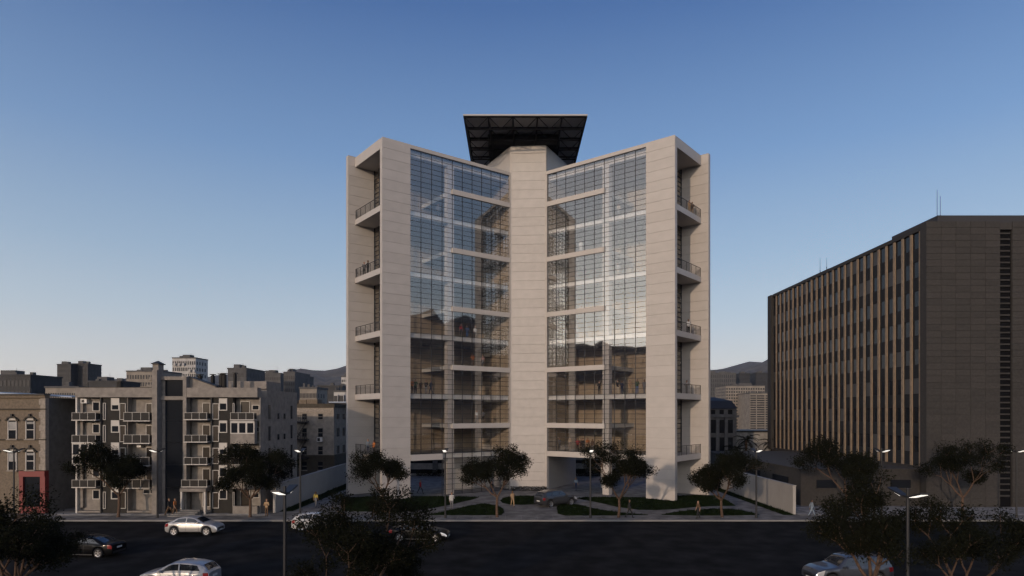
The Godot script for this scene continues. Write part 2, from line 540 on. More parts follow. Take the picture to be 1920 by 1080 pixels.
func build_wing(s: int) -> void:
	var L := 18.67 if s == 1 else 18.23
	var bay0 := 3.66
	var bw := (L - bay0 - 0.28) / 10.0
	var glass_end := bay0 + bw * 10
	var split := bay0 + bw * 4
	# solid pier at the outer end, faced with panels
	var pier := wb(tower, "pier_wall", M.joint, s, 0.02, bay0 - 0.02, 0, 42.15, 0.05, 0.55)
	for k in 35:
		wb(pier, "panel", panel_mat(), s, 0, bay0, k * 1.206 + 0.012, (k + 1) * 1.206 - 0.012, -rng.randf() * 0.006, 0.07)
	wb(pier, "side_panel", M.panel_a, s, -0.004, 0.03, 0.0, 42.1, 0.075, 0.56)
	# back wall, which runs on past the end of the wing
	var back := wb(tower, "back_wall", M.joint, s, -0.85, L + 1.0, 5.2, 42.15, 7.78, 8.2)
	for k in 31:
		var y0 := 4.82 + k * 1.206
		wb(back, "panel", panel_mat(), s, -0.9, 2.58, y0 + 0.012, y0 + 1.206 - 0.012, 7.70 - rng.randf() * 0.006, 7.79)
		wb(back, "panel", M.plaster_in, s, 2.62, L + 0.6, y0 + 0.012, y0 + 1.206 - 0.012, 7.71 - rng.randf() * 0.005, 7.79)
	wb(back, "outer_face", M.panel_a, s, -0.9, L + 1.0, 4.83, 42.2, 8.21, 8.3)
	wb(back, "end_face", M.panel_a, s, -0.93, -0.86, 0.0, 42.2, 7.705, 8.295)
	wb(back, "coping", M.panel_c, s, -0.92, L + 0.6, 42.205, 42.26, 7.66, 8.32)
	var stub := wb(tower, "end_wall_base", M.joint, s, -0.85, 3.6, 0, 4.8, 7.78, 8.2)
	for k in 4:
		wb(stub, "panel", panel_mat(), s, -0.9, 3.66, k * 1.206 + 0.016, (k + 1) * 1.206 - 0.016, 7.70, 7.79)
	# roof with its deep edge
	var roof := wb(tower, "roof_slab", M.panel_a, s, 0.0, L, 41.02, 41.72, 0.57, 7.69)
	wb(roof, "edge_beam", M.panel_a, s, 0.005, 0.30, 40.95, 42.18, 0.56, 7.69)
	wb(roof, "parapet", M.panel_b, s, bay0 + 0.003, L, 41.74, 42.18, 0.0, 0.35)
	wb(roof, "membrane", M.roof_dark, s, 0.31, L, 41.725, 41.76, 0.4, 7.65)
	# floors
	for k in range(1, 6):
		var y: float = LV[k]
		var slab := wb(tower, "floor_slab", M.plaster, s, 2.62, L, y - 0.60, y - 0.02, 0.32, 7.69)
		wb(slab, "floor_finish", M.floor_in, s, 2.7, L - 0.05, y - 0.019, y, 0.34, 7.68)
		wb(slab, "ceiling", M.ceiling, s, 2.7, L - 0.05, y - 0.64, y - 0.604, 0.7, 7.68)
	for k in 5:
		var y: float = MZ[k]
		var slab := wb(tower, "half_floor_slab", M.plaster, s, split - 0.1, L, y - 0.52, y - 0.02, 0.36, 7.69)
		wb(slab, "floor_finish", M.floor_in, s, split - 0.08, L - 0.05, y - 0.019, y, 0.37, 7.68)
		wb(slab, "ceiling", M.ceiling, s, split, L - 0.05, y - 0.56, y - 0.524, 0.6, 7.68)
		wb(tower, "facade_beam", M.panel_c, s, split - 0.06, glass_end + 0.02, y - 0.60, y + 0.02, -0.10, 0.35)
	wb(tower, "inner_wall", M.plaster_in, s, L - 0.30, L + 0.4, 5.2, 41.0, 0.36, 7.69)
	wb(tower, "corner_trim", M.panel_b, s, glass_end, L - 0.02, 0.0, 41.73, -0.10, 0.34)
	wb(tower, "column", M.panel_c, s, split - 0.45, split + 0.45, 0.0, 41.0, 0.42, 1.22)
	wb(tower, "column", M.panel_c, s, 12.9, 13.7, 0.0, 5.0, 6.6, 7.4)
	# curtain wall
	var rows := 60
	var rh := (41.7 - 5.2) / rows
	var y_base := 5.2
	var low := 0.0
	if s == 1:
		# the lobby glazing runs on down to the ground
		wb(tower, "fascia_beam", M.panel_c, s, bay0 + 0.02, bay0 + bw * 3.0, 4.45, 5.18, -0.06, 0.32)
		low = 5.2
	else:
		wb(tower, "fascia_beam", M.panel_c, s, bay0 + 0.02, glass_end - 0.01, 4.50, 5.19, -0.06, 0.32)
	var frame := wb(tower, "curtain_frame", M.mullion, s, bay0, glass_end, 41.64, 41.735, 0.02, 0.16)
	for k in 11:
		var a := bay0 + bw * k
		var y0 := 0.02 if (s == 1 and k >= 3) else 5.21
		wb(frame, "mullion", M.mullion, s, a - 0.032, a + 0.032, y0, 41.63, 0.055, 0.125)
	for r in range(1, rows):
		var y := y_base + r * rh
		wb(frame, "transom", M.mullion, s, bay0 + 0.01, glass_end - 0.01, y - 0.022, y + 0.022, 0.065, 0.115)
	wb(frame, "transom", M.mullion, s, bay0 + 0.01, glass_end - 0.01, 5.20, 5.28, 0.03, 0.15)
	if s == 1:
		for r in 8:
			var y := 0.05 + r * 0.6434
			wb(frame, "transom", M.mullion, s, bay0 + bw * 3, glass_end - 0.01, y - 0.022, y + 0.022, 0.065, 0.115)
		for k in range(3, 10):
			wb(frame, "lobby_pane", M.glazing, s, bay0 + bw * k + 0.045, bay0 + bw * (k + 1) - 0.045, 0.06, 5.18, 0.08, 0.092)
		wb(tower, "lobby_back_wall", M.plaster, s, bay0 + bw * 6, L - 0.3, 0.0, 4.55, 4.4, 4.6)
	var rest := MB.new()
	var sz := Vector3(bw - 0.062, rh - 0.04, 0.012)
	for r in rows:
		for k in 10:
			var y := y_base + (r + 0.5) * rh
			var skip := false
			if k >= 4:
				for q in MZ:
					if absf(y - (q - 0.29)) < 0.22:
						skip = true
			if skip:
				continue
			var a := bay0 + bw * (k + 0.5)
			var tilt := Basis.from_euler(Vector3(rng.randfn(0, 0.0003), rng.randfn(0, 0.0003), 0))
			var xf: Transform3D = wing_frames[s] * Transform3D(tilt, Vector3(s * a, y, -0.09))
			if k < 2 or (k == 2 and r < 30):
				put(frame, "pane", bmesh_of(sz), M.glazing, xf)
			else:
				rest.box(xf, Vector3.ZERO, sz)
	tag(put(frame, "panes", rest.mesh(), M.glazing), "", "", "", "stuff")
	# glazed end behind the balconies
	var ef := wb(tower, "end_glazing_frame", M.mullion, s, 2.56, 2.66, 5.25, 5.35, 0.6, 7.66)
	for k in 6:
		var d := 0.64 + k * 1.396
		wb(ef, "mullion", M.mullion, s, 2.54, 2.68, 5.36, 41.0, d - 0.05, d + 0.05)
	for r in range(1, rows - 1):
		var y := y_base + r * rh
		wb(ef, "transom", M.mullion, s, 2.56, 2.66, y - 0.035, y + 0.035, 0.62, 7.65)
	for k in 5:
		for r in 5:
			var d := 0.69 + k * 1.396
			wb(ef, "end_pane", M.glazing, s, 2.604, 2.616, LV[5 - r] + 0.02, LV[4 - r] - 0.62, d, d + 1.29)
	# balconies
	for k in range(1, 6):
		var y: float = LV[k]
		var bal := wb(tower, "balcony", M.panel_a, s, 0.0, 2.55, y - 0.68, y - 0.01, 0.58, 7.69)
		for q in 6:
			var d := 0.62 + q * 1.40
			wb(bal, "post", M.rail, s, 0.05, 0.10, y - 0.01, y + 1.05, d - 0.03, d + 0.03)
		wb(bal, "handrail", M.rail, s, 0.04, 0.11, y + 1.05, y + 1.11, 0.6, 7.66)
		for q in 6:
			wb(bal, "rail", M.rail, s, 0.06, 0.09, y + 0.12 + q * 0.15, y + 0.145 + q * 0.15, 0.6, 7.66)

func build_shaft() -> void:
	var m := MB.new()
	m.prism(Transform3D(), PackedVector2Array([Vector2(-0.28, 86.75), Vector2(4.62, 86.5), Vector2(9.4, 96.0), Vector2(7, 103), Vector2(-3, 103), Vector2(-5.1, 96.2)]), 0.0, 45.62)
	var shaft := put(tower, "central_shaft", m.mesh(), M.panel_b)
	var p0 := Vector3(-0.14, 0, -86.66)
	var p1 := Vector3(4.47, 0, -86.36)
	var x := (p1 - p0).normalized()
	var f := Transform3D(Basis(x, Vector3.UP, x.cross(Vector3.UP)), p0)
	var w := p0.distance_to(p1)
	for k in 37:
		pbox(shaft, "panel", panel_mat(), f, Vector3(w / 2, (k + 0.5) * 1.206, 0.02 + rng.randf() * 0.006), Vector3(w, 1.206 - 0.024, 0.10))
	pbox(shaft, "top_band", M.panel_b, f, Vector3(w / 2, 45.14, 0.02), Vector3(w, 0.98, 0.11))
	pbox(shaft, "edge_strip", M.panel_c, f, Vector3(0.02, 22.8, 0.075), Vector3(0.10, 45.6, 0.06))
	pbox(shaft, "edge_strip", M.panel_c, f, Vector3(w - 0.02, 22.8, 0.075), Vector3(0.10, 45.6, 0.06))
	# splayed flanks above the wing roofs
	for sd in [[Vector3(-0.30, 0, -86.78), Vector3(-5.12, 0, -96.2)], [Vector3(9.42, 0, -96.0), Vector3(4.64, 0, -86.54)]]:
		var fx := (sd[1] - sd[0] as Vector3).normalized()
		var ff := Transform3D(Basis(fx, Vector3.UP, fx.cross(Vector3.UP)), sd[0])
		var ww: float = (sd[0] as Vector3).distance_to(sd[1])
		for k in 3:
			pbox(shaft, "panel", M.panel_a, ff, Vector3(ww / 2, 42.9 + k * 1.0, 0.05 if sd[0].x < 0 else 0.05), Vector3(ww, 0.975, 0.08))

# ---------------------------------------------------------------- rooftop platform on its space frame
func build_platform() -> void:
	var x0 := -6.03
	var n := 5
	var bx := 3.085
	var bz := 3.2
	var z0 := 82.0
	var yt := 47.45
	var yb := 45.86
	var t := thing("rooftop_platform", "dark steel space-frame platform with a thin pale edge crowning the tower roof", "platform", Vector3(x0 + bx * 2.5, 45.7, -90))
	xbox(t, "deck", M.deck_under, x0 - 0.1, x0 + bx * n + 0.1, yt + 0.08, yt + 0.16, z0 - 0.1, z0 + bz * n + 0.1)
	xbox(t, "deck_edge", M.panel_c, x0 - 0.12, x0 + bx * n + 0.12, yt + 0.162, yt + 0.27, z0 - 0.12, z0 + bz * n + 0.12)
	var chord := func(a: Vector3, b: Vector3, r: float, called: String) -> void:
		var m := MB.new()
		m.tube(a, b, r, r, 6)
		put(t, called, m.mesh(), M.steel_black)
	for i in n + 1:
		var x := x0 + bx * i
		var z := z0 + bz * i
		chord.call(Vector3(x, yt, -z0), Vector3(x, yt, -z0 - bz * n), 0.10, "top_chord")
		var xl := lerpf(x0 + 0.5, x0 + bx * n - 0.5, i / float(n))
		chord.call(Vector3(xl, yb, -z0), Vector3(xl, yb, -z0 - bz * n), 0.10, "bottom_chord")
		chord.call(Vector3(x0, yt, -z), Vector3(x0 + bx * n, yt, -z), 0.12, "top_chord")
		chord.call(Vector3(x0 + 0.5, yb, -z), Vector3(x0 + bx * n - 0.5, yb, -z), 0.10, "bottom_chord")
		for j in n + 1:
			chord.call(Vector3(xl, yb, -z0 - bz * j), Vector3(x0 + bx * i, yt, -z0 - bz * j), 0.07, "vertical")
	for i in n + 1:
		for j in n:
			var a := x0 + bx * j
			var zz := -z0 - bz * i
			chord.call(Vector3(a, yt, zz), Vector3(a + bx / 2, yb, zz), 0.055, "diagonal")
			chord.call(Vector3(a + bx, yt, zz), Vector3(a + bx / 2, yb, zz), 0.055, "diagonal")
			var xx := x0 + bx * i
			var xb := lerpf(x0 + 0.5, x0 + bx * n - 0.5, i / float(n))
			var b := -z0 - bz * j
			chord.call(Vector3(xx, yt, b), Vector3(xb, yb, b - bz / 2), 0.055, "diagonal")
			chord.call(Vector3(xx, yt, b - bz), Vector3(xb, yb, b - bz / 2), 0.055, "diagonal")
	for p in [[0.0, 88.0], [4.3, 88.0], [-1.5, 95], [6, 95]]:
		xbox(t, "bearing", M.steel_black, p[0] - 0.15, p[0] + 0.15, 45.6, 45.9, p[1] - 0.15, p[1] + 0.15)
	xbox(t, "plant_box", M.steel_black, -3.2, 6.4, yb + 0.12, yt - 0.1, 86.9, 96.0)

# ---------------------------------------------------------------- office block with upright fins
func build_office_block() -> void:
	var t := thing("office_block", "dark stone office block with a row of tall tan upright fins", "building", Vector3(50, 0, -90))
	var body := xbox(t, "wall_core", M.stone_joint, 45.30, 64, 4.0, 30.6, 70.55, 113.6)
	xbox(body, "wall_core_base", M.stone_joint, 44.75, 64, 0.0, 3.99, 70.56, 74)
	# stone slabs of the street face
	var cols := []
	for k in 5:
		cols.append([44.68 + k * 1.592, 44.68 + (k + 1) * 1.592])
	cols.append([53.96, 55.52])
	var stones := [M.stone_a, M.stone_b, M.stone_c]
	var face := xbox(t, "street_face", M.stone_joint, 44.72, 52.62, 0.0, 30.7, 70.36, 70.545)
	for c in cols:
		for r in 44:
			var y0 := 0.25 + r * 0.695
			xbox(face, "stone_slab", stones[rng.randi() % 3], c[0] + 0.012, c[1] - 0.012, y0 + 0.012, y0 + 0.683, 70.28 - rng.randf() * 0.008, 70.35)
	xbox(face, "plinth", M.stone_b, 44.66, 52.6, 0, 0.25, 70.26, 70.355)
	xbox(face, "slot_side", M.stone_joint, 53.95, 56.0, 0.0, 30.7, 70.36, 70.54)
	var rest := MB.new()
	for c in 5:
		for r in 44:
			var y0 := 0.25 + r * 0.695
			rest.box(Transform3D(), Vector3(55.52 + (c + 0.5) * 1.592, y0 + 0.3475, -70.32), Vector3(1.568, 0.671, 0.07))
	tag(put(t, "stone_slabs", rest.mesh(), M.stone_a), "", "", "", "stuff")
	# slot of louvres
	xbox(t, "slot_head", M.stone_a, 52.64, 53.94, 29.95, 30.7, 70.29, 70.54)
	xbox(t, "slot_back", M.steel_black, 52.64, 53.94, 0.0, 29.9, 70.50, 70.546)
	for r in 46:
		var y := 1.2 + r * 0.63
		pbox(t, "louvre", M.stone_b, Transform3D(), Vector3(53.22, y, -70.42), Vector3(1.10, 0.16, 0.16))
	# side face with fins
	for k in 25:
		var z := 71.8 + k * 1.635
		xbox(t, "fin", M.fin_a if k % 5 != 2 else M.fin_b, 45.04, 45.15, 4.30, 30.25, z - 0.04, z + 0.36)
	for k in 25:
		var z0 := 72.15 + k * 1.635
		for r in 8:
			var y := 4.32 + r * 3.24
			xbox(t, "spandrel", M.spandrel, 45.16, 45.29, y + 0.02, y + 1.50, z0 + 0.02, z0 + 1.235)
			xbox(t, "window", M.window_dark if rng.randf() < 0.85 else M.window_blind, 45.20, 45.285, y + 1.52, y + 3.22, z0 + 0.02, z0 + 1.235)
	xbox(t, "corner_pier", M.stone_a, 44.80, 45.28, 0.0, 30.72, 70.57, 71.55)
	xbox(t, "end_pier", M.stone_b, 44.7, 45.28, 4.0, 30.62, 112.5, 114.0)
	xbox(t, "parapet", M.stone_b, 44.98, 45.28, 30.26, 30.70, 71.56, 112.4)
	xbox(t, "soffit_band", M.stone_b, 44.92, 45.28, 3.55, 4.28, 71.57, 112.4)
	xbox(t, "roof", M.roof_dark, 45.3, 64, 30.61, 30.72, 70.9, 113.5)
	xbox(t, "plant_screen", M.roof_dark, 46.5, 64, 30.73, 31.75, 71.2, 79.8)
	xbox(t, "plant_room", M.roof_dark, 46.2, 58, 30.73, 31.3, 95, 104)
	# podium that steps out beside the block
	var pod := xbox(t, "podium", M.stone_b, 31.6, 44.6, 0.0, 3.95, 71.3, 106)
	xbox(pod, "podium_coping", M.stone_c, 31.5, 44.6, 3.955, 4.06, 71.2, 106)
	for w in [[33.3, 35.5], [37.4, 39.6], [41.4, 43.6]]:
		var fr := xbox(pod, "window", M.window_dark, w[0], w[1], 1.95, 2.85, 71.24, 71.295)
		xbox(fr, "sill", M.stone_c, w[0] - 0.08, w[1] + 0.08, 1.86, 1.945, 71.15, 71.29)
	for w in [[74.5, 79.0], [83, 88], [92, 97]]:
		xbox(pod, "window", M.window_dark, 31.55, 31.597, 1.95, 2.85, w[0], w[1])
	for a in [[46.9, 71.9, 34.8], [47.05, 71.6, 34.0], [46.8, 99.0, 33.8], [46.6, 96.5, 33.2]]:
		var m := MB.new()
		m.tube(Vector3(a[0], 30.7, -a[1]), Vector3(a[0], a[2], -a[1]), 0.03, 0.02, 6)
		m.tube(Vector3(a[0], 30.7, -a[1]), Vector3(a[0], 31.9, -a[1]), 0.07, 0.05, 6)
		put(t, "antenna", m.mesh(), M.iron)

# ---------------------------------------------------------------- balconied apartment house
const AZ := 65.7
const AS := 18.6
func ax(px: float) -> float: return (px - 960.0) / AS
func ay(py: float) -> float: return EYE - (py - HOR) / AS
func ab(parent: Node3D, called: String, m: Material, px0: float, py0: float, px1: float, py1: float, d0: float, d1: float) -> MeshInstance3D:
	# rectangle given on the house front, d behind the front
	return xbox(parent, called, m, ax(px0), ax(px1), ay(py1), ay(py0), AZ + d0, AZ + d1)

func framed(parent: Node3D, called: String, m: Material, px0: float, py0: float, px1: float, py1: float, d: float, t := 1.6) -> MeshInstance3D:
	# a pane with a frame of four bars standing proud of the wall face at depth d
	var w := ab(parent, called, m, px0 + t, py0 + t, px1 - t, py1 - t, d - 0.05, d - 0.003)
	ab(w, "frame", M.white_frame, px0, py0, px1, py0 + t, d - 0.10, d - 0.004)
	ab(w, "frame", M.white_frame, px0, py1 - t, px1, py1, d - 0.10, d - 0.004)
	ab(w, "frame", M.white_frame, px0, py0 + t + 0.03, px0 + t, py1 - t - 0.03, d - 0.095, d - 0.004)
	ab(w, "frame", M.white_frame, px1 - t, py0 + t + 0.03, px1, py1 - t - 0.03, d - 0.095, d - 0.004)
	return w

func railing(t: Node3D, px0: float, px1: float, py0: float, py1: float, n: int) -> void:
	# balcony front: slab lip, then n dark panels in a pale frame
	var lip := ab(t, "balcony", M.white_frame, px0 - 1, py1 - 1.6, px1 + 1, py1, -0.75, -0.02)
	ab(lip, "top_rail", M.white_frame, px0 - 0.5, py0, px1 + 0.5, py0 + 0.55, -0.74, -0.68)
	var w := (px1 - px0) / n
	for k in n + 1:
		ab(lip, "post", M.white_frame, px0 + w * k - 0.28, py0 + 0.6, px0 + w * k + 0.28, py1 - 1.65, -0.735, -0.685)
	for k in n:
		ab(lip, "rail_panel", M.rail_panel, px0 + w * k + 0.35, py0 + 0.7, px0 + w * (k + 1) - 0.35, py1 - 1.7, -0.72, -0.70)
	ab(lip, "side_panel", M.rail_panel, px1 - 0.1, py0 + 1.2, px1 + 0.3, py1 - 2.6, -0.68, -0.02)

func loggia(t: Node3D, px0: float, px1: float, d: float) -> void:
	# a stack of recessed balconies between two jambs: back wall and floors
	ab(t, "loggia_wall", M.stucco, px0, 745, px1, 963.6, d, d + 0.12)
	for k in 5:
		var y: float = [788.0, 829.6, 871.2, 912.8, 960.0][k]
		ab(t, "loggia_floor", M.stucco, px0, y - 2, px1, y + 1.2, 0.0, d - 0.01)

func build_apartments() -> void:
	var t := thing("apartment_house", "five-storey beige and brown apartment house with stacked balconies and a stair tower", "building", Vector3(-35, 0, -70))
	var rows := [0.0, 41.6, 83.2, 124.8, 166.4]   # storeys below the top one, in facade units
	# solid bodies of the house
	xbox(t, "house_body", M.stucco, ax(143), ax(488), 0.0, 12.55, AZ + 1.75, AZ + 11.2)
	xbox(t, "flank_wall", M.stucco, ax(486), ax(488.5), 0.0, 11.7, AZ + 0.02, AZ + 1.74)
	# brown piers of wall between the balconies
	for c in [[188.0, 238.0], [395.0, 437.0]]:
		ab(t, "brown_wall", M.stucco_dark, c[0], 744.6, c[1], 963.6, 0.0, 1.74)
	# loggias
	loggia(t, 145, 188, 0.6)
	loggia(t, 238, 294, 0.8)
	loggia(t, 352, 395, 0.8)
	loggia(t, 437, 486, 0.8)
	ab(t, "jamb", M.white_frame, 142, 745, 145, 963.6, -0.04, 1.7)
	ab(t, "jamb", M.stucco, 238.2, 745.1, 239.4, 963.5, 0.01, 0.79)
	# roof band
	var band := ab(t, "roof_band", M.stucco, 152, 727, 294, 745, -0.35, 0.6)
	ab(t, "roof_band", M.stucco, 353, 727, 485, 745, -0.35, 0.6)
	ab(band, "coping", M.stucco_dark, 152, 726, 294, 726.9, -0.38, 0.62)
	ab(t, "roof_band_end", M.stucco, 142, 727, 151.8, 745, -0.1, 0.6)
	# raked gable behind the stair tower
	var gab := MB.new()
	gab.prism(Transform3D(), PackedVector2Array([Vector2(ax(353), AZ + 0.62), Vector2(ax(400), AZ + 0.62), Vector2(ax(400), AZ + 9), Vector2(ax(353), AZ + 9)]), 12.45, 12.7)
	put(t, "roof_terrace", gab.mesh(), M.stucco_dark)
	var rk := MB.new()
	var rp := [Vector3(ax(353), ay(706), -AZ - 0.3), Vector3(ax(401), ay(724), -AZ - 0.3), Vector3(ax(401), ay(727), -AZ - 0.3), Vector3(ax(353), ay(727), -AZ - 0.3)]
	var off := Vector3(0, 0, -0.9)
	rk.quad(rp[3], rp[2], rp[1], rp[0])
	rk.quad(rp[0], rp[1], rp[1] + off, rp[0] + off)
	rk.quad(rp[1], rp[2], rp[2] + off, rp[1] + off)
	rk.quad(rp[2] + off, rp[3] + off, rp[0] + off, rp[1] + off)
	put(t, "raked_parapet", rk.mesh(), M.stucco)
	var rt := MB.new()
	rt.quad(rp[0] + Vector3(0, 0.02, 0.15), rp[1] + Vector3(0.2, 0.0, 0.15), rp[1] + Vector3(0.2, 0.0, -1.2), rp[0] + Vector3(0, 0.02, -1.2))
	rt.quad(rp[0] + Vector3(0, -0.06, 0.15), rp[1] + Vector3(0.2, -0.08, 0.15), rp[1] + Vector3(0.2, 0.0, 0.15), rp[0] + Vector3(0, 0.02, 0.15))
	put(t, "raked_coping", rt.mesh(), M.iron)
	# upper set-back storey with its tank room
	ab(t, "roof_room", M.stucco, 380, 709, 456, 727, 6.0, 10.5)
	ab(t, "roof_room", M.stucco, 418, 711, 470, 726, 4.2, 5.8)
	# stair tower
	ab(t, "stair_pier", M.stucco, 294, 695, 303.5, 963.6, -0.9, 0.35)
	ab(t, "stair_post", M.stucco, 346, 706, 352.5, 963.6, -0.35, 0.5)
	ab(t, "stair_head", M.stucco, 303.6, 706, 345.8, 712.5, -0.2, 0.5)
	ab(t, "stair_beam", M.stucco, 303.6, 743, 345.8, 750, -0.2, 0.5)
	ab(t, "stair_side", M.stucco, 303.6, 712.6, 309, 963.5, 0.05, 0.5)
	for k in 6:
		var y0: float = [713.0, 751.0, 788.0, 830.0, 872.0, 914.0][k]
		var y1: float = [742.6, 787.6, 829.6, 871.6, 913.6, 955.0][k]
		ab(t, "stair_window", M.window_dark, 309.2, y0, 345.6, y1, 0.10, 0.16)
	ab(t, "chimney_stack", M.stucco, 293.5, 684, 304, 696, -0.7, 0.3)
	var cap := MB.new()
	cap.prism(Transform3D(), PackedVector2Array([Vector2(ax(291.5), AZ - 0.9), Vector2(ax(306), AZ - 0.9), Vector2(ax(306), AZ + 0.5), Vector2(ax(291.5), AZ + 0.5)]), ay(683.8), ay(682.3))
	var tip := Vector3(ax(298.7), ay(676.5), -AZ + 0.2)
	var cc := [Vector3(ax(292), ay(682.2), -AZ + 0.85), Vector3(ax(305.5), ay(682.2), -AZ + 0.85), Vector3(ax(305.5), ay(682.2), -AZ - 0.45), Vector3(ax(292), ay(682.2), -AZ - 0.45)]
	for k in 4:
		cap.tri(cc[k], cc[(k + 1) % 4], tip)
	put(t, "chimney_cap", cap.mesh(), M.iron)
	# other roof chimneys
	for c in [[200.0, 712.0, 7.0], [380.0, 699.0, 4.0], [402.0, 697.0, 5.0], [396.0, 698.0, 5.0], [423.0, 696.0, 3.0], [355.0, 699.0, 5.0]]:
		var ch := ab(t, "chimney", M.stucco_dark, c[0] - c[2] / 2, c[1] + 3, c[0] + c[2] / 2, 727, 2.0, 2.5)
		ab(ch, "chimney_hood", M.iron, c[0] - c[2] * 0.8, c[1], c[0] + c[2] * 0.8, c[1] + 1.6, 1.85, 2.65)
		ab(ch, "hood_leg", M.iron, c[0] - c[2] * 0.3, c[1] + 1.7, c[0] + c[2] * 0.3, c[1] + 2.95, 2.1, 2.4)
	# drain pipes
	for px in [190.5, 397.5]:
		var m := MB.new()
		m.tube(Vector3(ax(px), 0.0, -AZ + 0.12), Vector3(ax(px), ay(728), -AZ + 0.12), 0.09, 0.09, 8)
		put(t, "drain_pipe", m.mesh(), M.pipe)
	# windows of the brown walls, storey by storey
	for k in 5:
		var o: float = rows[k]
		framed(t, "slit_window", M.window_dark, 194, 755.5 + o, 199, minf(787.5 + o, 955.0), 0.0, 1.0)
		var w1 := framed(t, "window", M.window_dark, 209, 746.5 + o, 224.5, 769.5 + o, 0.0)
		ab(w1, "roller_shutter", M.white_frame, 210.7, 748.2 + o, 222.8, 748.2 + o + [11.5, 9.0, 12.0, 4.0, 8.0][k], -0.075, -0.052)
		framed(t, "balcony_door", M.window_warm, 225, 756.0 + o, 236.5, minf(787.0 + o, 957.0), 0.0, 1.0)
		framed(t, "balcony_door", M.window_warm, 399, 756.5 + o, 411, minf(786.5 + o, 957.0), 0.0, 1.1)
		var w2 := framed(t, "window", M.window_dark, 411.3, 747.0 + o, 426.5, 769.8 + o, 0.0, 1.5)
		ab(w2, "roller_shutter", M.white_frame, 412.9, 748.6 + o, 424.9, 748.6 + o + [8.0, 3.0, 11.0, 4.0, 5.0][k], -0.075, -0.052)
		framed(t, "slit_window", M.window_dark, 437.2, 756.0 + o, 440.2, minf(786.0 + o, 955.0), -0.02, 0.7)
	# loggia openings
	for k in 5:
		var o: float = rows[k]
		var low := minf(786.0 + o, 957.0)
		framed(t, "window", M.window_dark, 167, 753 + o, 181, 771 + o, 0.6, 1.3)
		ab(t, "loggia_side", M.stucco, 145.1, 746 + o, 152, low, 0.25, 0.59)
		framed(t, "loggia_door", M.window_warm, 266, 756 + o, 278, low, 0.8, 1.0)
		framed(t, "window", M.window_dark, 280, 759 + o, 292, 770 + o, 0.8, 1.1)
		framed(t, "loggia_door", M.window_warm, 373, 755 + o, 388, low, 0.8, 1.1)
		framed(t, "loggia_door", M.window_warm, 445, 752 + o, 463, low, 0.8, 1.0)
		framed(t, "window", M.window_dark, 467, 759 + o, 481, 769 + o, 0.8, 1.2)
	# balcony fronts
	for k in 4:
		var o: float = rows[k]
		if k != 2:
			railing(t, 144, 187.5, 773.5 + o, 788.5 + o, 3)
		railing(t, 240, 287, 773.0 + o, 790.0 + o, 3)
		railing(t, 352 if k < 3 else 347, 394, 773.5 + o, 787.5 + o, 3)
		if k % 2 == 0:
			railing(t, 438, 481, 773.5 + o, 788.0 + o, 3)
	# glazed-in balconies
	for b in [[437.5, 789.5, 482.0, 3], [437.5, 873.0, 482.0, 3]]:
		var box := ab(t, "bay_panel", M.stucco, b[0], b[1] + 23.5, b[2], b[1] + 42.0, -0.72, -0.02)
		ab(box, "bay_head", M.white_frame, b[0], b[1], b[2], b[1] + 1.8, -0.72, -0.02)
		var w: float = (b[2] - b[0]) / 3
		for k in 3:
			framed(box, "bay_window", M.window_dark, b[0] + w * k, b[1] + 2.0, b[0] + w * (k + 1), b[1] + 23.3, -0.62, 1.5)
		ab(box, "bay_side", M.stucco, b[2] + 0.1, b[1], b[2] + 0.6, b[1] + 42.0, -0.70, -0.03)
	var bay := ab(t, "bay_sill", M.white_frame, 143.5, 869.0, 188, 872.0, -0.72, -0.02)
	for r in 2:
		for k in 3:
			framed(bay, "bay_window", M.window_dark, 143.5 + 14.8 * k, 831.0 + 22.5 * r, 143.5 + 14.8 * (k + 1), (853.3 if r == 0 else 868.8), -0.60, 1.7)
	ab(bay, "bay_head", M.white_frame, 143.5, 829.0, 188, 830.9, -0.72, -0.02)
	# air-conditioning unit on the top storey
	var ac := ab(t, "air_conditioner", M.white_box, 150, 748, 161, 756, 0.1, 0.59)
	ab(ac, "fan_grille", M.iron, 151.5, 749.3, 156.5, 754.7, 0.08, 0.099)
	ab(t, "air_conditioner", M.white_box, 253, 833, 261, 839, 0.3, 0.79)
	# ground floor: garage wall, steps and porch
	ab(t, "garage_door", M.stucco, 264, 927, 292, 963.6, 0.3, 0.79)
	for k in 2:
		framed(t, "garage_light", M.window_dark, 266 + 13.5 * k, 918, 278.5 + 13.5 * k, 926.5, 0.3, 0.9)
	ab(t, "porch_head", M.stucco, 346, 914.0, 394, 920, -0.95, 0.0)
	ab(t, "porch_post", M.white_frame, 346.5, 920.1, 350.0, 963.5, -0.90, -0.55)
	ab(t, "porch_post", M.white_frame, 389.5, 920.1, 393.0, 963.5, -0.90, -0.55)
	for k in 4:
		ab(t, "porch_step", M.paving, 344 - k * 3.0, 952.5 + k * 2.8, 386 - k * 1.5, 963.6, -0.95 - (k + 1) * 0.32, -0.95 - k * 0.32 - 0.001)
	ab(t, "low_planter", M.stucco, 440, 948, 486, 963.6, -0.5, -0.05)
	# flank windows: narrow dark slits in the shaded side wall
	for k in 4:
		for d in [2.2, 4.8, 6.7, 9.0]:
			var y0 := 9.5 - k * 2.24
			var tall := 1.5 if d in [2.2, 9.0] else 0.6
			xbox(t, "flank_window", M.window_dark, ax(488.05), ax(488.9), y0, y0 + tall, AZ + d, AZ + d + 0.5)

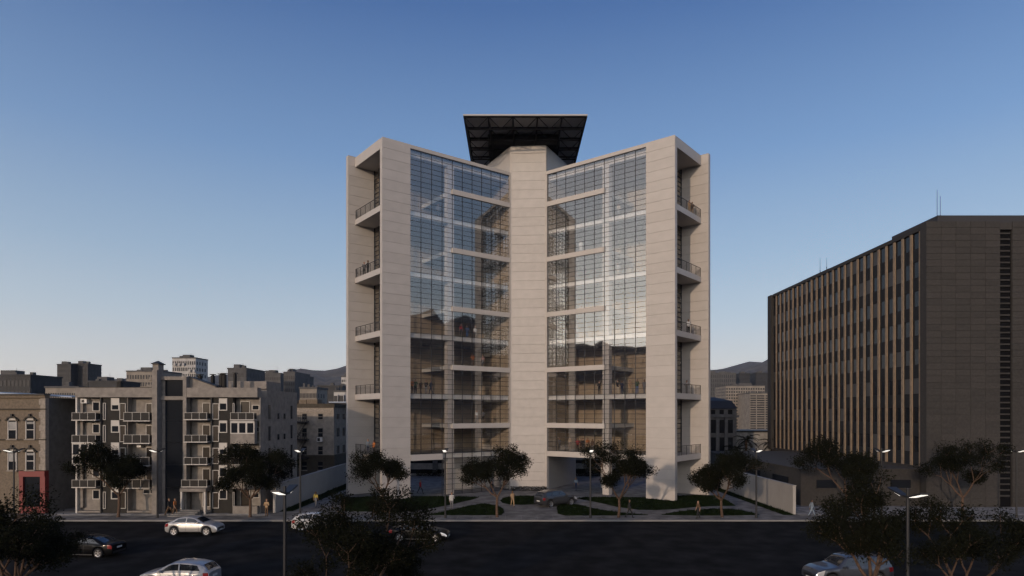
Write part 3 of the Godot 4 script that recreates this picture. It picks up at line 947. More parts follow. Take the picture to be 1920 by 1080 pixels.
# ---------------------------------------------------------------- tan corner house
func build_tan_house() -> void:
	var t := thing("corner_house", "tan brick corner house with bracketed window hoods and a red shopfront", "building", Vector3(-52, 0, -70))
	var z := 66.0
	var s := F / z
	var X := func(px: float) -> float: return (px - 960.0) / s
	var Y := func(py: float) -> float: return EYE - (py - HOR) / s
	var q := func(called: String, m: Material, a: float, b: float, c: float, d: float, d0: float, d1: float, par: Node3D) -> MeshInstance3D:
		return xbox(par, called, m, X.call(a), X.call(c), Y.call(d), Y.call(b), z + d0, z + d1)
	q.call("brick_wall_low", M.tan_brick, -160, 882.1, 37, 963.6, 0.0, 0.4, t)
	q.call("brick_wall", M.tan_brick, -160, 746, 76.5, 882, 0.0, 0.4, t)
	q.call("quoin_strip", M.quoin, 76.6, 746, 86, 882, -0.06, 0.4, t)
	for k in 11:
		q.call("quoin", M.quoin, 74.5 if k % 2 == 0 else 77.5, 748 + k * 12.2, 86.6, 748 + k * 12.2 + 11.2, -0.12, -0.061, t)
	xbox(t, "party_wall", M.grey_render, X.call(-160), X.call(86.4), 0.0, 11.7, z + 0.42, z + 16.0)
	var cor := q.call("cornice", M.tan_brick, -160, 741, 87.5, 746, -0.25, 0.45, t) as MeshInstance3D
	q.call("cornice_lip", M.iron, -160, 738.6, 88.5, 740.9, -0.45, 0.5, cor)
	for y in [766.0, 823.0]:
		q.call("string_course", M.brown_base, -160, y, 87.2, y + 2.2, -0.16, -0.001, t)
	# sloping metal roof
	var m := MB.new()
	var x1: float = X.call(122)
	var x0: float = X.call(-160)
	m.quad(Vector3(x0, Y.call(728), -z - 1.0), Vector3(x1, Y.call(743), -z - 1.0), Vector3(x1, Y.call(743), -z - 15.5), Vector3(x0, Y.call(728), -z - 15.5))
	m.quad(Vector3(x0, Y.call(731), -z - 1.0), Vector3(x1, Y.call(744.5), -z - 1.0), Vector3(x1, Y.call(743), -z - 1.0), Vector3(x0, Y.call(728), -z - 1.0))
	m.quad(Vector3(x1, Y.call(744.5), -z - 1.0), Vector3(x1, Y.call(744.5), -z - 15.5), Vector3(x1, Y.call(743), -z - 15.5), Vector3(x1, Y.call(743), -z - 1.0))
	put(t, "metal_roof", m.mesh(), M.tin_roof)
	# windows with arched hoods
	for r in 2:
		for px in [-46.0, -12.0, 24.0, 57.5]:
			var y0 := 789.0 + r * 58.5
			var w := q.call("window", M.window_dark, px - 7, y0, px + 7, y0 + 33, -0.04, -0.002, t) as MeshInstance3D
			q.call("frame", M.white_frame, px - 8.4, y0 - 1, px - 7.05, y0 + 34, -0.10, -0.003, w)
			q.call("frame", M.white_frame, px + 7.05, y0 - 1, px + 8.4, y0 + 34, -0.10, -0.003, w)
			q.call("meeting_rail", M.white_frame, px - 7, y0 + 16, px + 7, y0 + 17.4, -0.08, -0.041, w)
			q.call("sill", M.quoin, px - 10, y0 + 34.1, px + 10, y0 + 36.2, -0.22, -0.003, w)
			q.call("blind", M.white_render, px - 6.6, y0 + 2, px + 6.6, y0 + (15.5 if px == 24.0 else 6.0), -0.06, -0.042, w)
			var hd := MB.new()
			for k in 6:
				var a0 := PI - PI * k / 6.0
				var a1 := PI - PI * (k + 1) / 6.0
				var pa := [Vector3(X.call(px + 8.5 * cos(a0)), Y.call(y0 - 1.5 - 5.0 * sin(a0)), -z + 0.02), Vector3(X.call(px + 8.5 * cos(a1)), Y.call(y0 - 1.5 - 5.0 * sin(a1)), -z + 0.02), Vector3(X.call(px + 10.5 * cos(a1)), Y.call(y0 - 1.5 - 7.4 * sin(a1)), -z + 0.02), Vector3(X.call(px + 10.5 * cos(a0)), Y.call(y0 - 1.5 - 7.4 * sin(a0)), -z + 0.02)]
				var o := Vector3(0, 0, 0.22)
				hd.quad(pa[0] + o, pa[1] + o, pa[2] + o, pa[3] + o)
				hd.quad(pa[3] + o, pa[2] + o, pa[2], pa[3])
				hd.quad(pa[1] + o, pa[0] + o, pa[0], pa[1])
			put(w, "hood", hd.mesh(), M.brown_base)
			q.call("lintel", M.white_frame, px - 7.6, y0 - 4.4, px + 7.6, y0 - 1.2, -0.07, -0.004, w)
			q.call("keystone", M.iron, px - 1.6, y0 - 13, px + 1.6, y0 - 6, -0.26, -0.02, w)
			q.call("bracket", M.brown_base, px - 12.5, y0 - 2.5, px - 8.6, y0 + 0.5, -0.2, -0.003, w)
			q.call("bracket", M.brown_base, px + 8.6, y0 - 2.5, px + 12.5, y0 + 0.5, -0.2, -0.003, w)
	# red shopfront
	var shop := q.call("shop_fascia", M.shop_red, 38, 883, 86, 893.5, -0.22, 0.4, t) as MeshInstance3D
	q.call("shop_pier", M.shop_red, 77, 893.6, 86.4, 963.6, -0.16, 0.4, shop)
	q.call("shop_pier", M.shop_red, 38, 893.6, 45, 963.6, -0.16, 0.4, shop)
	q.call("shop_window", M.window_dark, 45.1, 893.7, 76.9, 963.5, 0.05, 0.35, shop)
	q.call("stall_riser", M.shop_red, 45.1, 950, 76.9, 963.6, -0.05, 0.049, shop)

# ---------------------------------------------------------------- cream house with iron fire escape
func build_cream_house() -> void:
	var t := thing("cream_house", "cream rendered house with an iron fire escape behind the long white wall", "building", Vector3(-29, 0, -95))
	var z := 92.0
	var s := F / z
	var X := func(px: float) -> float: return (px - 960.0) / s
	var Y := func(py: float) -> float: return EYE - (py - HOR) / s
	var q := func(called: String, m: Material, a: float, b: float, c: float, d: float, d0: float, d1: float, par: Node3D) -> MeshInstance3D:
		return xbox(par, called, m, X.call(a), X.call(c), Y.call(d), Y.call(b), z + d0, z + d1)
	q.call("wall", M.cream, 480, 764, 626, 853, 0.0, 14.0, t)
	q.call("base_wall", M.brown_base, 480, 857, 627, 909.3, -0.02, 14.0, t)
	q.call("string_course", M.brown_base, 480, 853.1, 628, 856.9, -0.25, 14.05, t)
	var par := q.call("parapet", M.brown_base, 480, 757, 628, 763.9, -0.25, 14.2, t) as MeshInstance3D
	q.call("frieze", M.quoin, 480, 764.5, 626, 774, -0.08, -0.002, par)
	for k in 3:
		q.call("roof_box", M.tan_brick, [520.0, 556.0, 571.0][k], [750.0, 749.0, 748.5][k], [550.0, 570.0, 591.0][k], 757, 1.0, 3.5, t)
	q.call("roof_edge", M.tin_roof, 594, 751.5, 652, 753.5, 6, 13.5, t)
	q.call("roof_house", M.roof_dark, 594, 753.6, 640, 757, 6, 13.5, t)
	for k in 4:
		var y0: float = [776.0, 803.0, 837.0, 866.0][k]
		var hh: float = [10.0, 16.0, 15.0, 15.0][k]
		for px in [601.0, 571.0]:
			var w := q.call("window", M.window_dark, px - 4.2, y0, px + 4.2, y0 + hh, -0.06, -0.021, t) as MeshInstance3D
			q.call("sill", M.quoin, px - 5.2, y0 + hh + 0.1, px + 5.2, y0 + hh + 1.6, -0.2, -0.022, w)
			q.call("glazing_bar", M.quoin, px - 4.1, y0 + hh * 0.5, px + 4.1, y0 + hh * 0.5 + 0.9, -0.075, -0.061, w)
		for d in [1.5, 4.8, 8.0, 11.0]:
			xbox(t, "side_window", M.window_dark, X.call(625.9), X.call(626.6), Y.call(y0 + hh), Y.call(y0), z + d, z + d + 1.3)
	var ac := q.call("air_conditioner", M.white_box, 596, 820, 606, 828, -0.5, -0.03, t) as MeshInstance3D
	q.call("fan_grille", M.iron, 597, 821, 602, 827, -0.52, -0.501, ac)
	# fire escape: platforms, guard rails and stair flights
	var fe := thing("fire_escape", "black iron fire escape with three platforms fixed to the cream house", "fire escape", Vector3(X.call(565), 0, -z + 0.6))
	for k in 3:
		var y: float = [790.0, 823.0, 858.0][k]
		var pf := q.call("platform", M.iron, 552, y, 580, y + 1.6, -1.2, -0.06, fe) as MeshInstance3D
		q.call("guard_rail", M.iron, 552, y - 12, 580, y - 11, -1.2, -1.12, pf)
		q.call("guard_rail", M.iron, 552, y - 6.5, 580, y - 5.8, -1.2, -1.14, pf)
		for j in 8:
			q.call("baluster", M.iron, 552 + j * 3.9, y - 10.9, 552.7 + j * 3.9, y - 0.05, -1.19, -1.13, pf)
		if k < 2:
			var yn: float = [823.0, 858.0][k]
			var fl := MB.new()
			var a := Vector3(X.call(578), Y.call(y), -z + 0.45)
			var b := Vector3(X.call(559), Y.call(yn), -z + 0.45)
			for o in [0.0, 0.5]:
				fl.tube(a + Vector3(0, 0, o), b + Vector3(0, 0, o), 0.05, 0.05, 6)
				fl.tube(a + Vector3(0, 0.75, o), b + Vector3(0, 0.75, o), 0.025, 0.025, 6)
			for j in 9:
				var p := a.lerp(b, (j + 0.5) / 9.0)
				fl.box(Transform3D(), p + Vector3(0, 0, 0.25), Vector3(0.22, 0.03, 0.5))
			put(fe, "stair_flight", fl.mesh(), M.iron)

# ---------------------------------------------------------------- garden walls and what stands behind the tower
func build_walls_and_rear() -> void:
	var lw := thing("garden_wall", "long white wall in shade beside the apartment house", "wall", Vector3(-24, 0, -80))
	for k in 10:
		var z0 := 66.2 + k * 3.0
		xbox(lw, "wall_panel", M.wall_white, -24.28 + rng.randf() * 0.006, -24.0, 0.0, 2.82, z0 + 0.006, z0 + 2.994)
	xbox(lw, "coping", M.wall_white, -24.33, -23.95, 2.822, 2.90, 66.15, 96.2)
	var rw := thing("garden_wall", "long sunlit white wall beside the stone podium", "wall", Vector3(28.3, 0, -80))
	for k in 11:
		var z0 := 65.2 + k * 3.0
		xbox(rw, "wall_panel", M.wall_white, 28.1 + rng.randf() * 0.006, 28.4, 0.0, 2.82, z0 + 0.006, z0 + 2.994)
	xbox(rw, "coping", M.wall_white, 28.06, 28.45, 2.822, 2.90, 65.15, 98.2)
	# low pale annex seen through the undercroft
	var an := thing("rear_annex", "low pale annex behind the open ground floor of the tower", "building", Vector3(2, 0, -108))
	xbox(an, "wall", M.white_render, -19, 23, 0.0, 6.0, 107, 115)
	xbox(an, "roof_edge", M.roof_dark, -19.3, 23.3, 6.01, 6.25, 106.7, 115.3)
	xbox(an, "window_band", M.window_dark, -18, 22, 2.0, 2.5, 106.93, 106.99)
	xbox(an, "window_band", M.window_dark, -18, 22, 0.35, 1.0, 106.93, 106.99)
	for k in 9:
		xbox(an, "pilaster", M.grey_stone, -18 + k * 5.0, -17.2 + k * 5.0, 0.0, 6.0, 106.7, 106.92)
	# hedge at the foot of the shaft
	# classical house with mansard roof
	var z := 112.0
	var s := F / z
	var X := func(px: float) -> float: return (px - 960.0) / s
	var Y := func(py: float) -> float: return EYE - (py - HOR) / s
	var q := func(called: String, m: Material, a: float, b: float, c: float, d: float, d0: float, d1: float, par: Node3D) -> MeshInstance3D:
		return xbox(par, called, m, X.call(a), X.call(c), Y.call(d), Y.call(b), z + d0, z + d1)
	var cl := thing("mansard_house", "grey stone house with a dark mansard roof in the shade of the tower", "building", Vector3(36, 0, -116))
	q.call("wall", M.grey_stone, 1300, 766, 1381, 886, 0.0, 12.0, cl)
	q.call("cornice", M.grey_stone, 1298, 778.5, 1384, 782.5, -0.5, 12.2, cl)
	q.call("frieze_course", M.grey_stone, 1299, 815, 1382.5, 817.5, -0.2, 12.0, cl)
	var mr := MB.new()
	var lo := [Vector2(X.call(1298), z - 0.4), Vector2(X.call(1382), z - 0.4), Vector2(X.call(1382), z + 12.3), Vector2(X.call(1298), z + 12.3)]
	var hi := [Vector2(X.call(1304), z + 0.8), Vector2(X.call(1374), z + 0.8), Vector2(X.call(1374), z + 11), Vector2(X.call(1304), z + 11)]
	var top := [Vector2(X.call(1318), z + 3.5), Vector2(X.call(1352), z + 3.5), Vector2(X.call(1352), z + 8), Vector2(X.call(1318), z + 8)]
	for st in [[lo, hi, 766.0, 751.0], [hi, top, 751.0, 744.0]]:
		for k in 4:
			var a: Vector2 = st[0][k]
			var b: Vector2 = st[0][(k + 1) % 4]
			var c: Vector2 = st[1][(k + 1) % 4]
			var d: Vector2 = st[1][k]
			mr.quad(Vector3(a.x, Y.call(st[2]), -a.y), Vector3(b.x, Y.call(st[2]), -b.y), Vector3(c.x, Y.call(st[3]), -c.y), Vector3(d.x, Y.call(st[3]), -d.y))
	mr.quad(Vector3(top[0].x, Y.call(744), -top[0].y), Vector3(top[1].x, Y.call(744), -top[1].y), Vector3(top[2].x, Y.call(744), -top[2].y), Vector3(top[3].x, Y.call(744), -top[3].y))
	put(cl, "mansard_roof", mr.mesh(), M.mansard)
	for px in [1320.0, 1337.0, 1353.0, 1369.0]:
		q.call("attic_window", M.window_dark, px - 4, 768.5, px + 4, 776.5, -0.05, -0.002, cl)
		q.call("pilaster", M.grey_stone, px - 11, 783, px - 5.5, 886, -0.25, -0.003, cl)
		for b in [[787.0, 812.0], [820.0, 848.0]]:
			var w := q.call("window", M.window_dark, px - 4, b[0], px + 5, b[1], -0.05, -0.002, cl) as MeshInstance3D
			q.call("sill", M.grey_stone, px - 5, b[1] + 0.2, px + 6, b[1] + 1.6, -0.3, -0.004, w)
	# flat white shed behind the palms
	var sh := thing("white_shed", "flat white shed wall with a black roof edge behind the palm trees", "building", Vector3(44, 0, -125))
	xbox(sh, "wall", M.white_render, 36.8, 60, 0.0, 6.7, 120, 130)
	xbox(sh, "roof_edge", M.iron, 36.7, 60.1, 6.71, 7.0, 119.8, 130.2)
	for k in 6:
		xbox(sh, "cladding_panel", M.white_render, 36.9 + k * 2.2, 38.98 + k * 2.2, 2.2, 6.6, 119.93, 119.99)
	xbox(sh, "loading_band", M.brown_base, 36.8, 60, 0.0, 2.1, 119.90, 119.99)
	var lb := thing("low_brown_wall", "low brown wall with a pale ledge behind the sunlit wall", "wall", Vector3(36, 0, -108))
	xbox(lb, "wall", M.brown_base, 30, 44, 0, 2.9, 108.2, 108.8)
	xbox(lb, "ledge", M.white_render, 30, 44, 2.91, 3.05, 108.0, 109.0)

# ---------------------------------------------------------------- unseen terrace added behind the viewpoint to keep low sun and glow off the street
func build_added_houses() -> void:
	var tones := ["stucco", "cream", "tan_brick", "grey_stone", "stucco", "cream", "grey_stone"]
	for k in 7:
		var x0 := -74.0 + k * 15.0
		var h := [7.2, 6.4, 7.8, 6.8, 7.4, 6.2, 7.0][k] as float
		var t := thing("added_terrace_house", ["beige", "cream", "tan brick", "grey stone", "plain beige", "plain cream", "plain grey"][k] + " unseen terrace house added to shade the near side of the street, numbered %d along the row" % (k + 1), "house", Vector3(x0 + 7.4, 0, 16))
		xbox(t, "wall", M[tones[k]], x0, x0 + 14.8, -0.2, h, -12, -22)
		xbox(t, "roof", M.roof_dark, x0 - 0.1, x0 + 14.9, h + 0.01, h + 0.3, -11.7, -22.3)
		xbox(t, "door", M.window_warm, x0 + 6.7, x0 + 8.0, 0.0, 2.2, -11.9, -11.99)
		for r in 2:
			for c in 4:
				var w := x0 + 1.2 + c * 3.5
				if r == 0 and c in [1, 2]:
					continue
				var win := xbox(t, "window", M.window_dark, w, w + 1.5, 1.0 + r * 2.9, 2.6 + r * 2.9, -11.9, -11.99)
				xbox(win, "sill", M.white_frame, w - 0.1, w + 1.6, 0.9 + r * 2.9, 0.99 + r * 2.9, -11.8, -11.99)

# ---------------------------------------------------------------- town on the horizon
func build_far_town() -> void:
	# first column .. last column, top row, distance, depth, wall, window columns, storeys, style, name, label
	var list := [
		[-30, 57, 705, 200, 14, "far_dark", 12, 3, 0, "slab_block", "long dark low slab block beyond the tan corner house"],
		[107, 133, 684, 330, 9, "far_dark", 6, 14, 1, "tower_block", "dark tower block with a rooftop tank, one of a close pair"],
		[135, 165, 683, 335, 11, "far_dark", 6, 14, 1, "tower_block", "dark tower block with a mast, joined beside the tank-topped one"],
		[85, 147, 727.5, 180, 10, "far_beige", 14, 5, 0, "grid_block", "beige grid-fronted block below the paired dark towers"],
		[166, 224, 716.5, 215, 12, "far_dark", 9, 4, 0, "low_block", "low navy block behind the apartment house roof"],
		[237, 302, 697, 260, 16, "far_beige", 13, 9, 2, "grid_block", "mottled beige block behind the apartment house chimney"],
		[323, 367, 672, 300, 12, "far_white", 11, 12, 2, "tower_block", "white gridded tower block with patchy balconies above the apartment roof"],
		[427, 462, 692, 240, 18, "far_grey", 8, 8, 1, "tower_block", "dark grey block with roof plant behind the apartment house"],
		[488, 526, 701, 300, 20, "far_grey", 9, 9, 1, "tower_block", "grey block with paired bays beside the brown hill"],
		[532, 553, 699, 275, 20, "far_grey", 5, 10, 0, "tower_block", "tall narrow grey block with banded front before the brown hill"],
		[555, 572, 706, 330, 14, "far_dark", 4, 9, 1, "tower_block", "narrow black block at the foot of the brown hill"],
		[562, 594, 729, 175, 10, "far_beige", 12, 7, 0, "grid_block", "small beige gridded block above the cream house roof"],
		[596, 642, 725, 255, 16, "far_dark", 10, 6, 1, "slab_block", "dark slab block above the cream house roof"],
		[626, 648, 735, 200, 10, "far_white", 4, 5, 3, "low_block", "small white banded block beside the pale tower wing"],
		[640, 668, 707, 310, 14, "far_white", 8, 12, 2, "tower_block", "white gridded tower block half hidden by the pale tower wing"],
		[1300, 1380, 700, 480, 26, "far_grey", 20, 12, 4, "slab_block", "wide ribbed grey slab block behind the mansard house"],
		[1386, 1406, 701, 500, 14, "far_dark", 5, 9, 1, "tower_block", "dark tower block standing alone under the grey hill"],
		[1417, 1439, 700, 510, 14, "far_dark", 5, 9, 1, "tower_block", "dark tower block close to the finned office block"],
		[1361, 1434, 724, 390, 20, "far_beige", 16, 14, 0, "grid_block", "large beige gridded block above the mansard house"],
		[1406, 1470, 738, 370, 20, "far_beige", 8, 16, 3, "banded_block", "beige block with horizontal balcony bands above the white shed"],
	]
	for b in list:
		var z: float = b[3]
		var x0 := at_px(b[0], z)
		var x1 := at_px(b[1], z)
		var h := h_px(b[2], z)
		var t := thing(b[9], b[10], "building", Vector3((x0 + x1) / 2, -0.2, -z - b[4] / 2.0), 0.0, "far blocks of the town")
		xbox(t, "wall", M[b[5]], x0, x1, -0.2, h, z, z + b[4])
		var nc: int = b[6]
		var nr: int = b[7]
		var lowest := 0.0 if b[9] in ["banded_block"] else maxf(0.0, h - nr * 3.2 - 1.0)
		var cw := (x1 - x0) / nc
		var rh := (h - lowest - 0.8) / nr
		var win := MB.new()
		var slabs := MB.new()
		var near_side := 1 if x1 < 0 else -1
		var sx := x1 if near_side == 1 else x0
		for r in nr:
			var y0 := lowest + r * rh
			if b[8] == 3:
				win.box(Transform3D(), Vector3((x0 + x1) / 2, y0 + rh * 0.62, -z + 0.02), Vector3((x1 - x0) * 0.97, rh * 0.55, 0.1))
				slabs.box(Transform3D(), Vector3((x0 + x1) / 2, y0 + rh * 0.12, -z + 0.35), Vector3((x1 - x0), rh * 0.35, 0.7))
			for c in nc:
				if b[8] == 3 and c % 2 == 1:
					slabs.box(Transform3D(), Vector3(x0 + cw * (c + 0.5), y0 + rh * 0.5, -z + 0.3), Vector3(cw * 0.16, rh, 0.6))
					continue
				if b[8] == 3:
					continue
				if b[8] == 2 and rng.randf() < 0.22:
					slabs.box(Transform3D(), Vector3(x0 + cw * (c + 0.5), y0 + rh * 0.3, -z + 0.5), Vector3(cw * 0.95, rh * 0.4, 1.0))
				var ww := cw * (0.62 if b[8] != 1 else 0.8)
				var wh := rh * (0.55 if b[8] != 1 else 0.4)
				if b[8] == 4:
					ww = cw * 0.45
					wh = rh * 0.7
				win.box(Transform3D(), Vector3(x0 + cw * (c + 0.5) + (rng.randf_range(-0.1, 0.1) * cw if b[8] == 2 else 0.0), y0 + rh * 0.55, -z + 0.02), Vector3(ww, wh, 0.1))
			for c in int(b[4] / 2.6):
				if b[8] != 3:
					win.box(Transform3D(), Vector3(sx, y0 + rh * 0.55, -z - 1.4 - c * 2.6), Vector3(0.1, rh * 0.5, 1.05))
		if win.v.size():
			tag(put(t, "windows", win.mesh(), M.far_window), "", "", "", "stuff")
		if slabs.v.size():
			tag(put(t, "balconies", slabs.mesh(), M[b[5]]), "", "", "", "stuff")
		xbox(t, "roof_edge", M.far_grey if b[5] != "far_dark" else M.far_dark, x0 - 0.2, x1 + 0.2, h + 0.01, h + 0.5, z - 0.2, z + b[4] + 0.2)
		for k in 3:
			var xr := lerpf(x0, x1, rng.randf_range(0.08, 0.92))
			var sz := (x1 - x0) * rng.randf_range(0.03, 0.09)
			xbox(t, "roof_plant", M.far_grey, xr - sz, xr + sz, h + 0.51, h + rng.randf_range(0.9, 1.8), z + 0.8 + k * 2.0, z + 2.2 + k * 2.0)
		if b[9] == "tower_block" or rng.randf() < 0.4:
			var xm := lerpf(x0, x1, rng.randf_range(0.25, 0.6))
			xbox(t, "lift_house", M.far_grey, xm - (x1 - x0) * 0.16, xm + (x1 - x0) * 0.16, h + 0.51, h + 1.9, z + 2, z + 6)
			var m := MB.new()
			m.tube(Vector3(xm + 2, h + 0.5, -z - 3), Vector3(xm + 2, h + rng.randf_range(2.0, 4.0), -z - 3), 0.07, 0.04, 5)
			put(t, "mast", m.mesh(), M.iron)

# ---------------------------------------------------------------- hills all round the town
func build_hills() -> void:
	var nz := FastNoiseLite.new()
	nz.seed = 21
	nz.frequency = 0.9
	nz.fractal_octaves = 5
	var keys := [[-180, 4.5], [-150, 4.6], [-125, 5.6], [-105, 6.4], [-85, 5.5], [-60, 3.2], [-42, 2.3], [-30, 2.6], [-22, 3.0], [-17, 3.7], [-13.5, 4.4], [-8, 3.4], [0, 2.8], [10, 3.0], [17, 4.0], [22, 4.5], [32, 3.4], [50, 4.2], [75, 6.5], [95, 8.6], [115, 8.8], [140, 6.0], [180, 4.5]]
	for ring in 2:
		var pts := []
		var w := 361
		var hh := 9
		for j in hh:
			for i in w:
				var az := -180.0 + i
				var e := 3.0
				for k in keys.size() - 1:
					if az >= keys[k][0] and az <= keys[k + 1][0]:
						var t: float = (az - keys[k][0]) / float(keys[k + 1][0] - keys[k][0])
						t = t * t * (3 - 2 * t)
						e = lerpf(keys[k][1], keys[k + 1][1], t)
				var a := deg_to_rad(az)
				var rr := (1150.0 if ring == 0 else 1800.0) + (j - 4) * (90.0 if ring == 0 else 130.0)
				var crest := (1150.0 if ring == 0 else 1800.0) * tan(deg_to_rad(e * (0.74 if ring == 0 else 1.0))) + 10.0
				var p := Vector3(sin(a) * rr, 0, -cos(a) * rr)
				var nn := nz.get_noise_3d(p.x * 0.006, float(ring) * 7.0, p.z * 0.006)
				var n2 := nz.get_noise_3d(p.x * 0.03, 3.0, p.z * 0.03)
				var fall := cos((j - 4) / 4.0 * PI / 2.0)
				p.y = -1.0 + fall * crest * (1.0 + nn * (0.55 if ring == 0 else 0.25) + n2 * 0.10)
				pts.append(p)
		var m := MB.new()
		m.grid(pts, w, hh)
		tag(put(self, "hills", m.mesh(), M.hill), "", "", "", "structure")

# ---------------------------------------------------------------- street lamps
func build_lamps() -> void:
	var list := [
		[26, 62.9, "twin-headed street lamp before the tan corner house"],
		[295, 62.9, "twin-headed street lamp before the apartment house garage"],
		[563, 62.9, "twin-headed street lamp at the mouth of the shaded wall"],
		[835, 62.9, "twin-headed street lamp before the glazed lobby"],
		[1107, 62.9, "twin-headed street lamp beside the driveway lawn"],
		[1418, 62.9, "twin-headed street lamp before the sunlit white wall"],
		[1653, 62.9, "twin-headed street lamp before the row of tan fins"],
		[1906, 62.9, "twin-headed street lamp before the louvred stone face"],
		[534, 29.6, "tall twin-headed street lamp on the near pavement beside the bushy tree"],
		[1702, 28.6, "tall twin-headed street lamp on the near pavement between two trees"],
	]
	var pole := MB.new()
	pole.tube(Vector3(0, 0, 0), Vector3(0, 6.75, 0), 0.085, 0.065, 10)
	pole.tube(Vector3(0, 0, 0), Vector3(0, 0.35, 0), 0.14, 0.12, 10)
	var pm := pole.mesh()
	var arm := MB.new()
	arm.box(Transform3D(), Vector3(0, 6.38, 0), Vector3(0.08, 0.09, 0.5))
	var am := arm.mesh()
	var head := MB.new()
	# a thin tapering tray, 1.3 m long
	for sg in [-1.0, 1.0]:
		var a := 0.14
		var b := 0.20
		var y0 := -0.035
		var y1 := 0.035
		if sg > 0:
			head.quad(Vector3(-a, y1, 0), Vector3(-b, y1, 1.05), Vector3(b, y1, 1.05), Vector3(a, y1, 0))
			head.quad(Vector3(-a, y0, 0), Vector3(a, y0, 0), Vector3(b, y0, 1.05), Vector3(-b, y0, 1.05))
		head.quad(Vector3(sg * a, y0, 0), Vector3(sg * a, y1, 0), Vector3(sg * b, y1, 1.05), Vector3(sg * b, y0, 1.05))
	head.quad(Vector3(-0.20, -0.035, 1.05), Vector3(0.20, -0.035, 1.05), Vector3(0.20, 0.035, 1.05), Vector3(-0.20, 0.035, 1.05))
	head.quad(Vector3(0.14, -0.035, 0), Vector3(-0.14, -0.035, 0), Vector3(-0.14, 0.035, 0), Vector3(0.14, 0.035, 0))
	var hm := head.mesh()
	var led := bmesh_of(Vector3(0.30, 0.012, 0.85))
	for l in list:
		var z: float = l[1]
		var o := Vector3(at_px(l[0], z), 0.0, -z)
		var t := thing("street_lamp", l[2], "street lamp", o, 0.0, "street lamps along the road")
		put(t, "pole", pm, M.lamp_pole, Transform3D(Basis(), o))
		put(t, "arm", am, M.lamp_pole, Transform3D(Basis(), o))
		for f in 2:
			var b := Basis(Vector3.UP, PI * f) * Basis(Vector3.RIGHT, deg_to_rad(-14.0))
			var xf := Transform3D(b, o + Vector3(0, 6.4, 0.2 if f == 0 else -0.2))
			var hd := put(t, "lamp_head", hm, M.lamp_pole, xf)
			put(hd, "led_panel", led, M.led, xf * Transform3D(Basis(), Vector3(0, -0.043, 0.56)))
			var sp := SpotLight3D.new()
			sp.name = "lamp_light"
			t.add_child(sp, true)
			sp.light_energy = 0.5
			sp.light_color = Color(1.0, 0.96, 0.9)
			sp.light_size = 0.25
			sp.spot_range = 30.0
			sp.spot_attenuation = 2.0
			sp.spot_angle = 70.0
			sp.shadow_enabled = true
			sp.global_transform = xf * Transform3D(Basis(Vector3.RIGHT, -PI / 2), Vector3(0, -0.06, 0.56))

# ---------------------------------------------------------------- trees
var tr_rng := RandomNumberGenerator.new()
var clumps := []

func limb(m: MB, p: Vector3, d: Vector3, length: float, rad: float, level: int, top: int) -> void:
	var j := Vector3(tr_rng.randf_range(-1, 1), tr_rng.randf_range(-0.4, 0.6), tr_rng.randf_range(-1, 1)) * length * 0.10
	var q := p + d * length * 0.5 + j
	var d2 := (d + Vector3(0, 0.22, 0) + j / length).normalized()
	var e := q + d2 * length * 0.5
	var sides := 8 if level == 0 else (6 if level == 1 else 4)
	m.tube(p, q, rad, rad * 0.85, sides, Color.WHITE, false)
	m.tube(q, e, rad * 0.85, rad * 0.68, sides, Color.WHITE, false)
	if level == top - 1:
		clumps.append(e + Vector3(0, -0.02, 0) * length)
		if tr_rng.randf() < 0.5:
			clumps.append(q + Vector3(0, 0.1, 0) * length)
	if level >= top:
		clumps.append(e)
		if tr_rng.randf() < 0.45:
			clumps.append(q + Vector3(0, length * 0.2, 0))
		return
	var kids := 2 + (1 if tr_rng.randf() < 0.5 else 0)
	var a0 := tr_rng.randf() * TAU
	var side := d2.cross(Vector3.UP if absf(d2.y) < 0.95 else Vector3.RIGHT).normalized()
	for k in kids:
		var az := a0 + TAU * k / kids + tr_rng.randf_range(-0.4, 0.4)
		var spread := deg_to_rad(tr_rng.randf_range(24, 48))
		var dir := d2.rotated(side, spread).rotated(d2, az)
		dir = (dir + Vector3(0, 0.10, 0)).normalized()
		if dir.y < -0.05:
			dir.y = 0.08
			dir = dir.normalized()
		limb(m, e, dir, length * tr_rng.randf_range(0.52, 0.92), rad * 0.62, level + 1, top)

